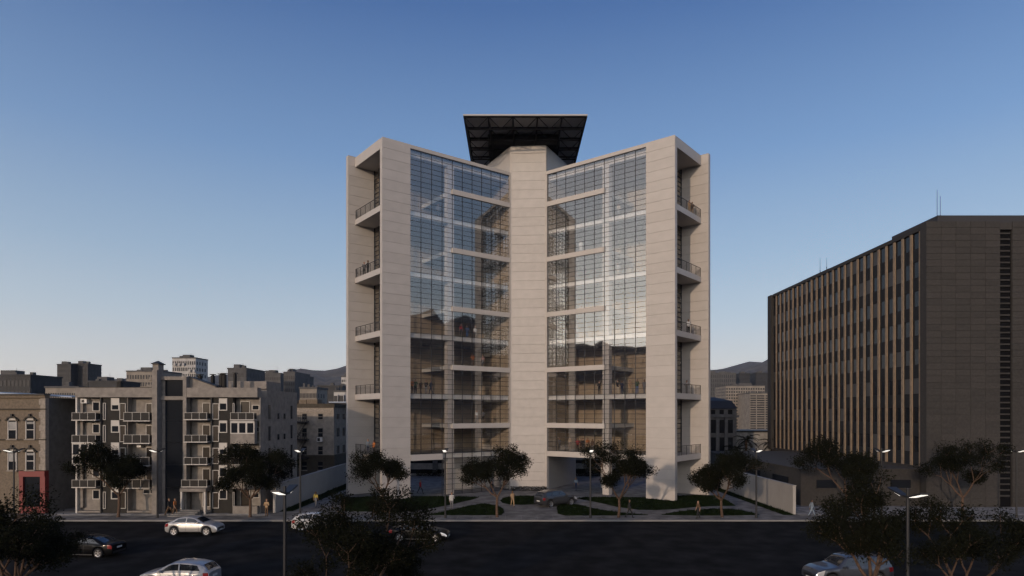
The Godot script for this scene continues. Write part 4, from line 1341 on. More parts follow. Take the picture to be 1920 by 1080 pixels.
func tree_kind(seed_: int, height: float, fork: float, leaves: int, leaf: float, clump_r: float, limbs := 0) -> Array:
	tr_rng.seed = seed_
	clumps = []
	var m := MB.new()
	var lean := Vector3(tr_rng.randf_range(-0.1, 0.1), 1, tr_rng.randf_range(-0.1, 0.1)).normalized()
	var rad := height * 0.020
	var f1 := lean * height * fork * 0.5
	var f2 := f1 + Vector3(tr_rng.randf_range(-0.06, 0.06), 1, tr_rng.randf_range(-0.06, 0.06)).normalized() * height * fork * 0.5
	m.tube(Vector3(0, -0.05, 0), Vector3(0, 0.12, 0), rad * 1.5, rad * 1.08, 10, Color.WHITE, false)
	m.tube(Vector3(0, 0.12, 0), f1, rad * 1.08, rad * 0.95, 10, Color.WHITE, false)
	m.tube(f1, f2, rad * 0.95, rad * 0.88, 10, Color.WHITE, false)
	var n := limbs if limbs > 0 else 3 + tr_rng.randi() % 2
	var a0 := tr_rng.randf() * TAU
	for k in n:
		var a := a0 + TAU * k / n + tr_rng.randf_range(-0.3, 0.3)
		var up := tr_rng.randf_range(0.45, 2.0)
		var d := Vector3(cos(a), up, sin(a)).normalized()
		limb(m, f2, d, height * tr_rng.randf_range(0.17, 0.30), rad * 0.66, 0, 3)
	var c := MB.new()
	c.use_color = true
	for p in clumps:
		var tone := tr_rng.randf_range(0.6, 1.35)
		var cr := clump_r * tr_rng.randf_range(0.7, 1.25)
		for k in leaves:
			var o := Vector3(tr_rng.randfn(0, 0.5), tr_rng.randfn(0, 0.34), tr_rng.randfn(0, 0.5))
			if o.length() > 0.95:
				o = o.normalized() * tr_rng.randf_range(0.5, 0.95)
			o *= cr
			var d := (o.normalized() * 0.5 + Vector3(tr_rng.randf_range(-1, 1), tr_rng.randf_range(-0.9, 0.7), tr_rng.randf_range(-1, 1))).normalized()
			var s := d.cross(Vector3(tr_rng.randf_range(-1, 1), tr_rng.randf_range(-1, 1), tr_rng.randf_range(-1, 1))).normalized()
			var l := leaf * tr_rng.randf_range(0.7, 1.3)
			var b: Vector3 = p + o
			var tt := tone * tr_rng.randf_range(0.8, 1.2)
			c.quad(b, b + d * l * 0.5 + s * l * 0.22, b + d * l, b + d * l * 0.5 - s * l * 0.22, Color(tt, tt * tr_rng.randf_range(0.92, 1.08), tt))
	return [m.mesh(), c.mesh(), height]

func plant_tree(kind: Array, x: float, z: float, height: float, turn: float, label: String, group: String) -> void:
	var t := thing("tree", label, "tree", Vector3(x, 0, -z), turn, group)
	var s: float = height / kind[2]
	var xf := Transform3D(Basis(Vector3.UP, turn).scaled(Vector3.ONE * s), Vector3(x, 0, -z))
	put(t, "trunk", kind[0], M.bark, xf)
	put(t, "crown", kind[1], M.leaf, xf)

func build_trees() -> void:
	var street := [tree_kind(11, 6.0, 0.30, 165, 0.155, 0.68), tree_kind(23, 6.0, 0.28, 165, 0.155, 0.68), tree_kind(37, 6.0, 0.32, 165, 0.155, 0.68), tree_kind(44, 6.0, 0.26, 165, 0.155, 0.68, 4)]
	var near := []
	for sd in [51, 68, 83, 97, 114]:
		near.append(tree_kind(sd, 7.0, 0.17, 185, 0.14, 0.66, 5))
	near.append(tree_kind(131, 7.0, 0.30, 180, 0.14, 0.66, 4))
	near.append(tree_kind(152, 7.0, 0.27, 180, 0.14, 0.66, 4))
	var g := "street trees along the far pavement"
	var list := [
		[222, 63.4, 6.9, 0, 0.3, "dark leafy street tree before the brown walls of the apartment house"],
		[469, 63.4, 6.8, 3, 1.1, "dark leafy street tree beside the corner of the apartment house"],
		[716, 64.0, 6.7, 2, 2.0, "dark leafy street tree covering the foot of the shaded pier"],
		[932, 63.4, 6.5, 0, 3.9, "forked street tree before the lobby beside the curved lawn"],
		[1160, 63.2, 6.3, 1, 4.4, "forked street tree on the lawn edge by the white undercroft column"],
		[1354, 63.4, 6.3, 3, 5.2, "spreading street tree before the outermost wall of the tower"],
		[1586, 63.6, 7.3, 0, 5.9, "dark street tree before the podium windows"],
		[1806, 63.8, 6.5, 1, 0.7, "wide-branched street tree before the stone street face"],
	]
	for l in list:
		plant_tree(street[l[3]], at_px(l[0], l[1]), l[1], l[2], l[4], l[5], g)
	var gn := "large trees on the near pavement"
	var nl := [
		[4, 29.5, 7.0, 0, 0.0, "large dark tree on the near pavement at the street's shadowed end"],
		[28, 35.5, 5.6, 1, 2.2, "broad dark tree on the near pavement hiding the front of the black saloon"],
		[684, 31.0, 6.6, 2, 1.4, "large bushy tree on the near pavement beside the tall lamp"],
		[1640, 31.0, 6.5, 5, 4.0, "large tree with orange limbs standing before the blue-grey estate car"],
		[1800, 30.0, 6.1, 6, 3.1, "large spreading tree on the near pavement past the lamp"],
		[738, 33.0, 4.0, 0, 5.0, "small low tree beside the large bushy one"],
	]
	for l in nl:
		plant_tree(near[l[3]], at_px(l[0], l[1]), l[1], l[2], l[4], l[5], gn)
	# palms by the white shed
	for p in [[1397.0, 112.0, 5.6, 0.0], [1446.0, 114.0, 5.0, 1.3], [1378.0, 109.5, 4.0, 2.2]]:
		var x := at_px(p[0], p[1])
		var t := thing("palm_tree", ["palm tree with arching fronds before the white shed", "palm tree half hidden by the finned office block", "dense dark palm beside the mansard house"][int(p[3])], "palm tree", Vector3(x, 0, -p[1]), 0.0, "palms behind the wall")
		var tm := MB.new()
		tm.tube(Vector3(x, -0.05, -p[1]), Vector3(x + 0.15, p[2] * 0.5, -p[1]), 0.28, 0.2, 9)
		tm.tube(Vector3(x + 0.15, p[2] * 0.5, -p[1]), Vector3(x + 0.2, p[2], -p[1]), 0.2, 0.22, 9)
		put(t, "trunk", tm.mesh(), M.bark)
		for k in 22:
			var a := TAU * k / 22.0 * 3.0 + rng.randf() * 0.6
			var lift := 1.3 - k * 0.09
			var fm := MB.new()
			fm.use_color = true
			var q := Vector3(x + 0.2, p[2], -p[1])
			var d := Vector3(cos(a), lift, sin(a)).normalized()
			for j in 7:
				var q2 := q + d * 0.36
				var side := d.cross(Vector3.UP).normalized()
				var wd := 0.42 * sin((j + 1) / 8.0 * PI)
				fm.tube(q, q2, 0.025, 0.02, 4, Color.WHITE, false)
				for e in [-1.0, 1.0]:
					for u in 3:
						var s0: Vector3 = q.lerp(q2, u / 3.0)
						fm.tri(s0, s0 + d * 0.10, s0 + d * 0.22 + side * e * wd + Vector3(0, -0.16, 0), Color(1.1, 1.1, 1.0))
				q = q2
				d = (d + Vector3(0, -0.20, 0)).normalized()
			put(t, "frond", fm.mesh(), M.leaf)
	# clipped hedge at the foot of the shaft
	tr_rng.seed = 99
	for hd in [[-0.2, 4.6, 85.4, 0.6, 0.55, "low clipped hedge at the foot of the central shaft"], [-15.5, -1.0, 105.6, 0.8, 1.0, "dark clipped hedge before the annex behind the lobby"], [9.0, 23.0, 105.4, 0.8, 1.2, "dark clipped hedge before the annex behind the open undercroft"]]:
		var m := MB.new()
		m.use_color = true
		var ln: float = hd[1] - hd[0]
		for k in int(ln * 420 * hd[4]):
			var p := Vector3(tr_rng.randf_range(hd[0], hd[1]), tr_rng.randf() * hd[4], -hd[2] + tr_rng.randf_range(-hd[3], hd[3]) * 0.5)
			var d := Vector3(tr_rng.randf_range(-1, 1), tr_rng.randf_range(-0.3, 1), tr_rng.randf_range(-1, 1)).normalized()
			var s := d.cross(Vector3(0.3, 0.5, tr_rng.randf_range(-1, 1))).normalized()
			m.quad(p, p + d * 0.06 + s * 0.05, p + d * 0.12, p + d * 0.06 - s * 0.05)
		var t := thing("hedge", hd[5], "hedge", Vector3((hd[0] + hd[1]) / 2, 0, -hd[2]))
		put(t, "foliage", m.mesh(), M.leaf)
		var st := MB.new()
		for k in int(ln / 0.5):
			st.tube(Vector3(hd[0] + 0.25 + k * 0.5, 0, -hd[2]), Vector3(hd[0] + 0.25 + k * 0.5, hd[4] * 0.8, -hd[2]), 0.02, 0.01, 5)
		put(t, "stems", st.mesh(), M.bark).set_meta("kind", "stuff")

# ---------------------------------------------------------------- cars
class CarShape:
	var length := 4.4
	var half := 0.91
	var wheel_r := 0.33
	var wf := 1.30      # front axle
	var wr := -1.35     # rear axle
	var clear := 0.22
	var belt := 0.92
	var roof: Array     # [x, y] silhouette from tail to nose
	func top(x: float) -> float:
		for k in roof.size() - 1:
			if x >= roof[k][0] and x <= roof[k + 1][0]:
				var t: float = (x - roof[k][0]) / (roof[k + 1][0] - roof[k][0])
				var p0: float = roof[maxi(k - 1, 0)][1]
				var p1: float = roof[k][1]
				var p2: float = roof[k + 1][1]
				var p3: float = roof[mini(k + 2, roof.size() - 1)][1]
				var cub := 0.5 * (2 * p1 + (p2 - p0) * t + (2 * p0 - 5 * p1 + 4 * p2 - p3) * t * t + (3 * p1 - p0 - 3 * p2 + p3) * t * t * t)
				return clampf(lerpf(lerpf(p1, p2, t), cub, 0.7), minf(p1, p2) - 0.02, maxf(p1, p2) + 0.03)
		return roof[0][1] if x < roof[0][0] else roof[roof.size() - 1][1]
	func sill(x: float) -> float:
		var b := clear
		for w in [wf, wr]:
			var dx: float = absf(x - w)
			var r := wheel_r + 0.06
			if dx < r:
				b = maxf(b, wheel_r + sqrt(r * r - dx * dx))
		var e := absf(x) / (length / 2)
		if e > 0.93:
			b = maxf(b, clear + (e - 0.93) * 1.2)
		return b
	func width(x: float) -> float:
		var e := absf(x) / (length / 2)
		return half * (1.0 - 0.16 * pow(e, 5.0) - 0.03 * e * e)
	func row(x: float, k: int) -> Vector2:
		# (half width, height) of section point k, from the sill up to the crown of the roof
		var w := width(x)
		var t := top(x)
		var b := sill(x)
		var bl := minf(belt + 0.03 * (x / length) * -1.0, t - 0.06)
		b = minf(b, bl - 0.06)
		var gh := maxf(t - bl, 0.0)
		var wt := w * 0.955 - gh * 0.34
		match k:
			0: return Vector2(w * 0.90, b)
			1: return Vector2(w * 0.985, b + (bl - b) * 0.12)
			2: return Vector2(w, b + (bl - b) * 0.45)
			3: return Vector2(w * 0.995, b + (bl - b) * 0.62)
			4: return Vector2(w * 0.965, bl - 0.015)
			5: return Vector2(w * 0.945, bl + 0.01)
			6: return Vector2(wt, t - minf(0.055, gh * 0.3))
			7: return Vector2(wt - 0.075, t - 0.008)
			8: return Vector2(wt * 0.45, t + 0.022)
			_: return Vector2(0.0, t + 0.028)
	func at(x: float, r: float, side: int) -> Vector3:
		var k := mini(int(r), 8)
		var q := row(x, k).lerp(row(x, k + 1), r - k)
		return Vector3(x, q.y, q.x * side)

func car_patch(s: CarShape, xa0: float, xb0: float, xa1: float, xb1: float, r0: float, r1: float, side: int, off := 0.008, nx := 8, nr := 5) -> ArrayMesh:
	# a piece of the car's skin (glass, lamp, trim), lifted a little off the paint
	var pts := []
	for j in nr:
		var v := float(j) / (nr - 1)
		for i in nx:
			var u := float(i) / (nx - 1)
			var x := lerpf(lerpf(xa0, xb0, u), lerpf(xa1, xb1, u), v)
			var r := lerpf(r0, r1, v)
			var p := s.at(x, r, side)
			var du := s.at(x + 0.02, r, side) - s.at(x - 0.02, r, side)
			var dv := s.at(x, minf(r + 0.05, 9.0), side) - s.at(x, maxf(r - 0.05, 0.0), side)
			var n := du.cross(dv).normalized() * -side
			if n.dot(Vector3(0, 0.4, side)) < 0 and absf(n.x) < 0.8:
				n = -n
			pts.append(p + n * off)
	var m := MB.new()
	m.grid(pts, nx, nr)
	return m.mesh()

func wheel_meshes(r: float) -> Array:
	var ty := MB.new()
	var prof := [[0.0, 0.66], [0.015, 0.70], [0.0, 0.90], [0.03, 0.985], [0.10, 1.0], [0.17, 0.985], [0.2, 0.9], [0.2, 0.68]]
	var pts := []
	var n := 25
	for p in prof:
		for k in n:
			var a := TAU * k / (n - 1)
			pts.append(Vector3(cos(a) * r * p[1], sin(a) * r * p[1], 0.10 - p[0]))
	ty.grid(pts, n, prof.size())
	var rim := MB.new()
	for k in 24:
		var a := TAU * k / 24
		var b := TAU * (k + 1) / 24
		var f := func(t: float, q: float, z: float) -> Vector3: return Vector3(cos(t) * q * r, sin(t) * q * r, z)
		rim.quad(f.call(a, 0.60, 0.085), f.call(a, 0.70, 0.098), f.call(b, 0.70, 0.098), f.call(b, 0.60, 0.085))
		rim.quad(f.call(a, 0.60, 0.085), f.call(b, 0.60, 0.085), f.call(b, 0.60, -0.05), f.call(a, 0.60, -0.05))
	for k in 5:
		var t := TAU * k / 5 + 0.3
		for e in [-0.13, 0.13]:
			var bs := Basis(Vector3.BACK, t + e)
			rim.box(Transform3D(bs, Vector3.ZERO), Vector3(r * 0.36, 0, 0.065), Vector3(r * 0.56, r * 0.10, 0.03))
	rim.tube(Vector3(0, 0, 0.03), Vector3(0, 0, 0.095), r * 0.13, r * 0.11, 12)
	var disc := MB.new()
	disc.tube(Vector3(0, 0, -0.06), Vector3(0, 0, 0.0), r * 0.62, r * 0.62, 20)
	return [ty.mesh(), rim.mesh(), disc.mesh()]

func make_car(label: String, s: CarShape, paint: Material, x: float, z: float, turn: float, extra := {}) -> void:
	var t := thing("car", label, "car", Vector3(x, extra.get("y", -0.12), -z), turn, "cars in the street")
	var xf := t.global_transform
	var st := PackedFloat32Array()
	var n := 68
	for k in n + 1:
		st.append(-s.length / 2 + s.length * k / n)
	var body := MB.new()
	var under := MB.new()
	for side in [1, -1]:
		var pts := []
		for k in 10:
			for i in n + 1:
				var idx := i if side == -1 else n - i
				pts.append(s.at(st[idx], k, side))
		var tmp := []
		# rows must run so that the outside faces out
		for k in 10:
			for i in n + 1:
				tmp.append(pts[k * (n + 1) + i])
		body.grid(tmp, n + 1, 10)
	for e in [0, n]:
		var pr := []
		for k in 9:
			pr.append(s.at(st[e], k, 1))
		for k in 8:
			var a: Vector3 = pr[k]
			var b: Vector3 = pr[k + 1]
			var c := Vector3(b.x, b.y, -b.z)
			var d := Vector3(a.x, a.y, -a.z)
			if e == 0:
				body.quad(d, a, b, c)
			else:
				body.quad(a, d, c, b)
	var bo := put(t, "body", body.mesh(), paint, xf)
	under.box(Transform3D(), Vector3(0, s.clear + 0.16, 0), Vector3(s.length * 0.90, 0.30, s.half * 1.55))
	put(t, "underbody", under.mesh(), M.car_trim, xf)
	# glass
	var g: Dictionary = extra.glass
	for side in [1, -1]:
		for w in g.side:
			put(t, "side_window", car_patch(s, w[0], w[1], w[2], w[3], 5.25, 5.93, side), M.car_glass, xf)
		for w in g.side:
			pass
	for side in [1, -1]:
		put(t, "windscreen", car_patch(s, g.front[0], g.front[1], g.front[0], g.front[1], 7.15, 9.0, side, 0.008, 10, 6), M.car_glass, xf)
		put(t, "rear_window", car_patch(s, g.rear[0], g.rear[1], g.rear[0], g.rear[1], 7.2, 9.0, side, 0.008, 8, 6), M.car_glass, xf)
	# lamps, sills, grille, plate, mirrors, handles
	var L := s.length / 2
	for side in [1, -1]:
		put(t, "headlight", car_patch(s, L - 0.42, L - 0.03, L - 0.55, L - 0.05, 2.9, 4.4, side, 0.012), M.head_lens, xf)
		put(t, "tail_light", car_patch(s, -L + 0.03, -L + 0.30, -L + 0.04, -L + 0.34, 3.1, 4.5, side, 0.012), M.tail_lens, xf)
		put(t, "sill_trim", car_patch(s, s.wr + 0.48, s.wf - 0.48, s.wr + 0.45, s.wf - 0.45, 0.05, 1.0, side, 0.012), M.car_trim if not extra.has("bright_sill") else M.alloy, xf)
		for hx in [0.12, -0.85]:
			pbox(t, "door_handle", paint, xf, Vector3(hx + extra.get("hx", 0.0), s.belt - 0.13, side * (s.half * 0.985)), Vector3(0.20, 0.03, 0.05))
		var mi := MB.new()
		mi.box(Transform3D(), Vector3(g.front[0] - 0.35, s.belt + 0.09, side * (s.half + 0.09)), Vector3(0.13, 0.14, 0.20))
		mi.box(Transform3D(), Vector3(g.front[0] - 0.35, s.belt + 0.04, side * (s.half - 0.02)), Vector3(0.06, 0.04, 0.14))
		put(t, "wing_mirror", mi.mesh(), paint, xf)
		put(t, "door_seam", car_patch(s, -0.36, -0.345, -0.33, -0.315, 1.1, 4.9, side, 0.003, 2, 8), M.car_trim, xf)
		put(t, "door_seam", car_patch(s, s.wf - 0.62, s.wf - 0.605, s.wf - 0.60, s.wf - 0.585, 1.1, 4.9, side, 0.003, 2, 8), M.car_trim, xf)
	pbox(t, "grille", M.car_trim, xf, Vector3(L - 0.035, 0.52, 0), Vector3(0.10, 0.22, s.half * 1.1))
	pbox(t, "number_plate", M.plate, xf, Vector3(L + 0.02, 0.42, 0), Vector3(0.02, 0.11, 0.50))
	pbox(t, "number_plate", M.plate, xf, Vector3(-L - 0.008, 0.68, 0), Vector3(0.02, 0.11, 0.50))
	pbox(t, "rear_bumper_trim", M.car_trim, xf, Vector3(-L + 0.05, 0.38, 0), Vector3(0.12, 0.14, s.half * 1.4))
	var wm := wheel_meshes(s.wheel_r)
	for wx in [s.wf, s.wr]:
		for side in [1, -1]:
			var wxf := xf * Transform3D(Basis(Vector3.UP, 0.0 if side == 1 else PI), Vector3(wx, s.wheel_r, side * (s.half - 0.11)))
			var w := put(t, "wheel", wm[2], M.car_trim, wxf)
			put(w, "tyre", wm[0], M.rubber, wxf)
			put(w, "rim", wm[1], M.alloy, wxf)

func shape_of(kind: String) -> CarShape:
	var s := CarShape.new()
	match kind:
		"crossover":
			s.length = 4.35; s.half = 0.92; s.wheel_r = 0.37; s.wf = 1.33; s.wr = -1.37; s.clear = 0.26; s.belt = 1.0
			s.roof = [[-2.175, 0.92], [-2.1, 1.02], [-1.75, 1.14], [-1.2, 1.42], [-0.5, 1.53], [0.1, 1.50], [0.45, 1.38], [1.05, 1.06], [1.7, 0.94], [2.05, 0.80], [2.175, 0.66]]
		"saloon":
			s.length = 4.75; s.half = 0.92; s.wheel_r = 0.34; s.wf = 1.42; s.wr = -1.42; s.clear = 0.18; s.belt = 0.90
			s.roof = [[-2.375, 0.84], [-2.25, 0.96], [-1.75, 1.02], [-1.0, 1.33], [-0.35, 1.43], [0.25, 1.39], [1.05, 0.98], [1.85, 0.84], [2.2, 0.72], [2.375, 0.58]]
		"hatch":
			s.length = 4.25; s.half = 0.90; s.wheel_r = 0.33; s.wf = 1.28; s.wr = -1.30; s.clear = 0.20; s.belt = 0.93
			s.roof = [[-2.125, 0.92], [-2.05, 1.05], [-1.75, 1.34], [-1.2, 1.45], [-0.4, 1.50], [0.15, 1.44], [1.05, 1.02], [1.7, 0.87], [2.0, 0.76], [2.125, 0.62]]
		"suv":
			s.length = 4.85; s.half = 0.97; s.wheel_r = 0.39; s.wf = 1.46; s.wr = -1.42; s.clear = 0.27; s.belt = 1.05
			s.roof = [[-2.425, 1.02], [-2.38, 1.18], [-2.1, 1.55], [-1.6, 1.68], [-0.5, 1.74], [0.2, 1.70], [0.5, 1.60], [1.05, 1.17], [1.9, 1.04], [2.3, 0.90], [2.425, 0.72]]
	return s

func build_cars() -> void:
	var gl := {
		"crossover": {"side": [[-1.55, -0.42, -1.05, -0.38], [-0.34, 0.92, -0.30, 0.38]], "front": [1.02, 0.42], "rear": [-1.95, -1.25]},
		"saloon": {"side": [[-1.55, -0.40, -1.0, -0.36], [-0.32, 1.00, -0.28, 0.32]], "front": [1.02, 0.28], "rear": [-1.72, -0.98]},
		"hatch": {"side": [[-1.62, -0.42, -1.42, -0.38], [-0.34, 0.98, -0.30, 0.30]], "front": [1.02, 0.20], "rear": [-2.04, -1.72]},
		"suv": {"side": [[-2.0, -1.25, -1.78, -1.2], [-1.15, -0.22, -1.10, -0.18], [-0.12, 0.98, -0.08, 0.50]], "front": [1.02, 0.50], "rear": [-2.36, -2.08]},
	}
	# label, shape, paint, place by wheels, turn
	make_car("silver crossover with its flank in the sun passing the apartment house", shape_of("crossover"), M.paint_silver, at_px(366, 55.2), 55.2, 0.0, {"glass": gl.crossover})
	make_car("black saloon with bright sill trim driving past the broad dark tree", shape_of("saloon"), M.paint_black, at_px(166, 46.9), 46.9, PI - 0.10, {"glass": gl.saloon, "bright_sill": true})
	make_car("silver hatchback crossing the road towards the dark trees", shape_of("hatch"), M.paint_hatch, at_px(338, 38.6), 38.6, PI - 0.06, {"glass": gl.hatch})
	make_car("small white hatchback half hidden by the bushy tree", shape_of("hatch"), M.paint_white, at_px(597, 57.3), 57.3, 0.05, {"glass": gl.hatch})
	make_car("black saloon with silver wheels beside the large bushy tree", shape_of("saloon"), M.paint_black, at_px(787, 52.6), 52.6, -0.08, {"glass": gl.saloon, "bright_sill": true})
	make_car("grey estate car parked on the driveway between the lawns", shape_of("suv"), M.paint_grey, at_px(1042, 71.6), 71.6, 0.62, {"glass": gl.suv, "y": 0.0})
	make_car("blue-grey estate car with roof rails under the orange-limbed tree", shape_of("suv"), M.paint_blue, at_px(1588, 39.2), 39.2, PI + 0.10, {"glass": gl.suv})

# ---------------------------------------------------------------- people
# joints of a standing figure 1.75 m tall that faces +z; 0 skin, 1 top, 2 trousers, 3 shoes, 4 hair
func figure_bones(pose: String) -> Array:
	var b := []
	var st := 0.0
	match pose:
		"walk": st = 0.26
		"stroll": st = 0.15
	for s in [-1.0, 1.0]:
		var f: float = st * s
		var hip := Vector3(0.085 * s, 0.92, 0)
		var knee := Vector3(0.095 * s, 0.50, f * 0.75 + 0.03)
		var ank := Vector3(0.10 * s, 0.085 + (0.06 if f < -0.1 else 0.0), f * 1.25 - (0.05 if f < 0 else 0.0))
		b.append([hip, knee, 0.088, 0.060, 2])
		b.append([knee, ank, 0.060, 0.042, 2])
		b.append([ank + Vector3(0, -0.045, -0.03), ank + Vector3(0.01 * s, -0.05, 0.14), 0.042, 0.034, 3])
		b.append([Vector3(0.065 * s, 0.95, 0), Vector3(0.055 * s, 1.12, 0.005), 0.100, 0.088, 1 if pose != "stroll" else 2])
		b.append([Vector3(0.055 * s, 1.12, 0.005), Vector3(0.085 * s, 1.34, 0.0), 0.090, 0.095, 1])
		var sh := Vector3(0.185 * s, 1.395, 0)
		var el := Vector3(0.225 * s, 1.12, -0.03 - f * 0.35)
		var wr := Vector3(0.215 * s, 0.88, 0.04 - f * 0.65)
		if pose == "phone" and s > 0:
			el = Vector3(0.24, 1.13, 0.06)
			wr = Vector3(0.13, 1.30, 0.26)
		elif pose == "folded":
			el = Vector3(0.25 * s, 1.13, 0.05)
			wr = Vector3(-0.06 * s, 1.16 + 0.03 * s, 0.20)
		elif pose == "lean":
			el = Vector3(0.27 * s, 1.15, 0.14)
			wr = Vector3(0.20 * s, 1.08, 0.36)
		b.append([sh, el, 0.055, 0.043, 1])
		b.append([el, wr, 0.043, 0.031, 1 if pose != "stroll" else 0])
		var hd := (wr - el).normalized()
		b.append([wr + hd * 0.02, wr + hd * 0.09, 0.030, 0.030, 0])
	b.append([Vector3(-0.16, 1.40, 0), Vector3(0.16, 1.40, 0), 0.060, 0.060, 1])
	b.append([Vector3(0, 1.40, -0.005), Vector3(0, 1.53, 0.012), 0.052, 0.048, 0])
	b.append([Vector3(0, 1.575, 0.025), Vector3(0, 1.655, 0.005), 0.066, 0.086, 0])
	b.append([Vector3(0, 1.605, 0.092), Vector3(0, 1.625, 0.086), 0.014, 0.010, 0])
	b.append([Vector3(-0.085, 1.61, 0), Vector3(-0.085, 1.635, 0), 0.014, 0.016, 0])
	b.append([Vector3(0.085, 1.61, 0), Vector3(0.085, 1.635, 0), 0.014, 0.016, 0])
	b.append([Vector3(0, 1.685, -0.015), Vector3(0, 1.62 if pose != "stroll" else 1.50, -0.06), 0.082, 0.066, 4])
	return b

var figures := {}

func figure(pose: String) -> Dictionary:
	if figures.has(pose):
		return figures[pose]
	var cell := 0.026
	var lo := Vector3(-0.42, -0.03, -0.56)
	var nx := 33
	var ny := 70
	var nz := 43
	var field := PackedFloat32Array()
	field.resize(nx * ny * nz)
	var best := PackedFloat32Array()
	best.resize(nx * ny * nz)
	var reg := PackedByteArray()
	reg.resize(nx * ny * nz)
	var sharp := 70.0
	var bones := figure_bones(pose)
	for q in bones:
		var a: Vector3 = q[0]
		var bb: Vector3 = q[1]
		var rm: float = maxf(q[2], q[3]) + 0.07
		var mn := ((a.min(bb) - Vector3.ONE * rm - lo) / cell).floor()
		var mx := ((a.max(bb) + Vector3.ONE * rm - lo) / cell).ceil()
		var ab_ := bb - a
		var l2 := ab_.length_squared()
		for k in range(maxi(0, int(mn.z)), mini(nz, int(mx.z) + 1)):
			for j in range(maxi(0, int(mn.y)), mini(ny, int(mx.y) + 1)):
				for i in range(maxi(0, int(mn.x)), mini(nx, int(mx.x) + 1)):
					var p := lo + Vector3(i, j, k) * cell
					var t := clampf((p - a).dot(ab_) / l2, 0, 1)
					var d: float = p.distance_to(a + ab_ * t) - lerpf(q[2], q[3], t)
					var e := exp(-sharp * d)
					var id := (k * ny + j) * nx + i
					field[id] += e
					if e > best[id]:
						best[id] = e
						reg[id] = q[4]
	# surface nets
	var vid := {}
	var vs := PackedVector3Array()
	var rs := PackedByteArray()
	var ix := PackedInt32Array()
	var offs := [0, 1, nx, nx + 1, nx * ny, nx * ny + 1, nx * ny + nx, nx * ny + nx + 1]
	var cor := [Vector3(0, 0, 0), Vector3(1, 0, 0), Vector3(0, 1, 0), Vector3(1, 1, 0), Vector3(0, 0, 1), Vector3(1, 0, 1), Vector3(0, 1, 1), Vector3(1, 1, 1)]
	var eds := [[0, 1], [2, 3], [4, 5], [6, 7], [0, 2], [1, 3], [4, 6], [5, 7], [0, 4], [1, 5], [2, 6], [3, 7]]
	for k in nz - 1:
		for j in ny - 1:
			for i in nx - 1:
				var id := (k * ny + j) * nx + i
				var inside := 0
				for o in offs:
					if field[id + o] > 1.0:
						inside += 1
				if inside == 0 or inside == 8:
					continue
				var sum := Vector3.ZERO
				var cnt := 0
				for e in eds:
					var f0 := log(maxf(field[id + offs[e[0]]], 1e-9))
					var f1 := log(maxf(field[id + offs[e[1]]], 1e-9))
					if (f0 > 0) != (f1 > 0):
						sum += (cor[e[0]] as Vector3).lerp(cor[e[1]], f0 / (f0 - f1))
						cnt += 1
				vid[id] = vs.size()
				vs.append(lo + (Vector3(i, j, k) + sum / cnt) * cell)
				var bi := id
				for o in offs:
					if best[id + o] > best[bi]:
						bi = id + o
				rs.append(reg[bi])
	for id in vid:
		var i: int = id % nx
		var j: int = (id / nx) % ny
		var k: int = id / (nx * ny)
		var f0 := field[id] > 1.0
		for ax_ in 3:
			var st: int = [1, nx, nx * ny][ax_]
			var u: int = [nx, nx * ny, 1][ax_]
			var w: int = [nx * ny, 1, nx][ax_]
			var f1 := field[id + st] > 1.0
			if f0 == f1:
				continue
			var a: int = id
			if not (vid.has(a - u) and vid.has(a - w) and vid.has(a - u - w)):
				continue
			var q := [vid[a], vid[a - u], vid[a - u - w], vid[a - w]]
			if f0:
				ix.append_array(PackedInt32Array([q[0], q[2], q[1], q[0], q[3], q[2]]))
			else:
				ix.append_array(PackedInt32Array([q[0], q[1], q[2], q[0], q[2], q[3]]))
	# fingers: four and a thumb on each palm, slightly curled
	var fm := MB.new()
	for q in bones:
		if q[4] == 0 and absf(q[2] - 0.030) < 1e-6:
			var d: Vector3 = (q[1] - q[0]).normalized()
			var s := Vector3(0, 0, 1)
			if absf(d.z) > 0.8:
				s = Vector3(1, 0, 0)
			s = (s - d * s.dot(d)).normalized()
			var c := d.cross(s)
			for n in 4:
				var p: Vector3 = q[1] + s * (n - 1.5) * 0.018 + d * 0.012
				var l: float = [0.060, 0.072, 0.068, 0.052][n]
				var mid := p + d * l * 0.5
				fm.tube(p, mid, 0.009, 0.0085, 4)
				fm.tube(mid, mid + (d + c * 0.4).normalized() * l * 0.5, 0.0085, 0.006, 4)
			var th: Vector3 = q[0] + s * 0.03
			fm.tube(th, th + (d * 0.6 + s * 0.7).normalized() * 0.055, 0.011, 0.008, 4)
	var base := vs.size()
	for k in fm.v.size():
		vs.append(fm.v[k])
		rs.append(0)
	for k in fm.i.size():
		ix.append(base + fm.i[k])
	var ns := PackedVector3Array()
	ns.resize(vs.size())
	for k in range(0, ix.size(), 3):
		var nn := (vs[ix[k + 2]] - vs[ix[k]]).cross(vs[ix[k + 1]] - vs[ix[k]])
		for o in 3:
			ns[ix[k + o]] += nn
	for k in ns.size():
		ns[k] = ns[k].normalized()
	figures[pose] = {"v": vs, "n": ns, "r": rs, "i": ix}
	return figures[pose]

const CLOTH := {
	"white": Color(0.46, 0.455, 0.45), "black": Color(0.012, 0.012, 0.014), "grey": Color(0.13, 0.13, 0.14), "navy": Color(0.018, 0.024, 0.055), "blue": Color(0.06, 0.12, 0.26), "pale blue": Color(0.18, 0.22, 0.27),
	"red": Color(0.30, 0.02, 0.02), "orange": Color(0.42, 0.14, 0.035), "tan": Color(0.34, 0.23, 0.13), "brown": Color(0.10, 0.055, 0.03), "green": Color(0.04, 0.08, 0.035), "yellow": Color(0.45, 0.34, 0.07), "beige": Color(0.42, 0.36, 0.28), "pink": Color(0.45, 0.22, 0.20)}

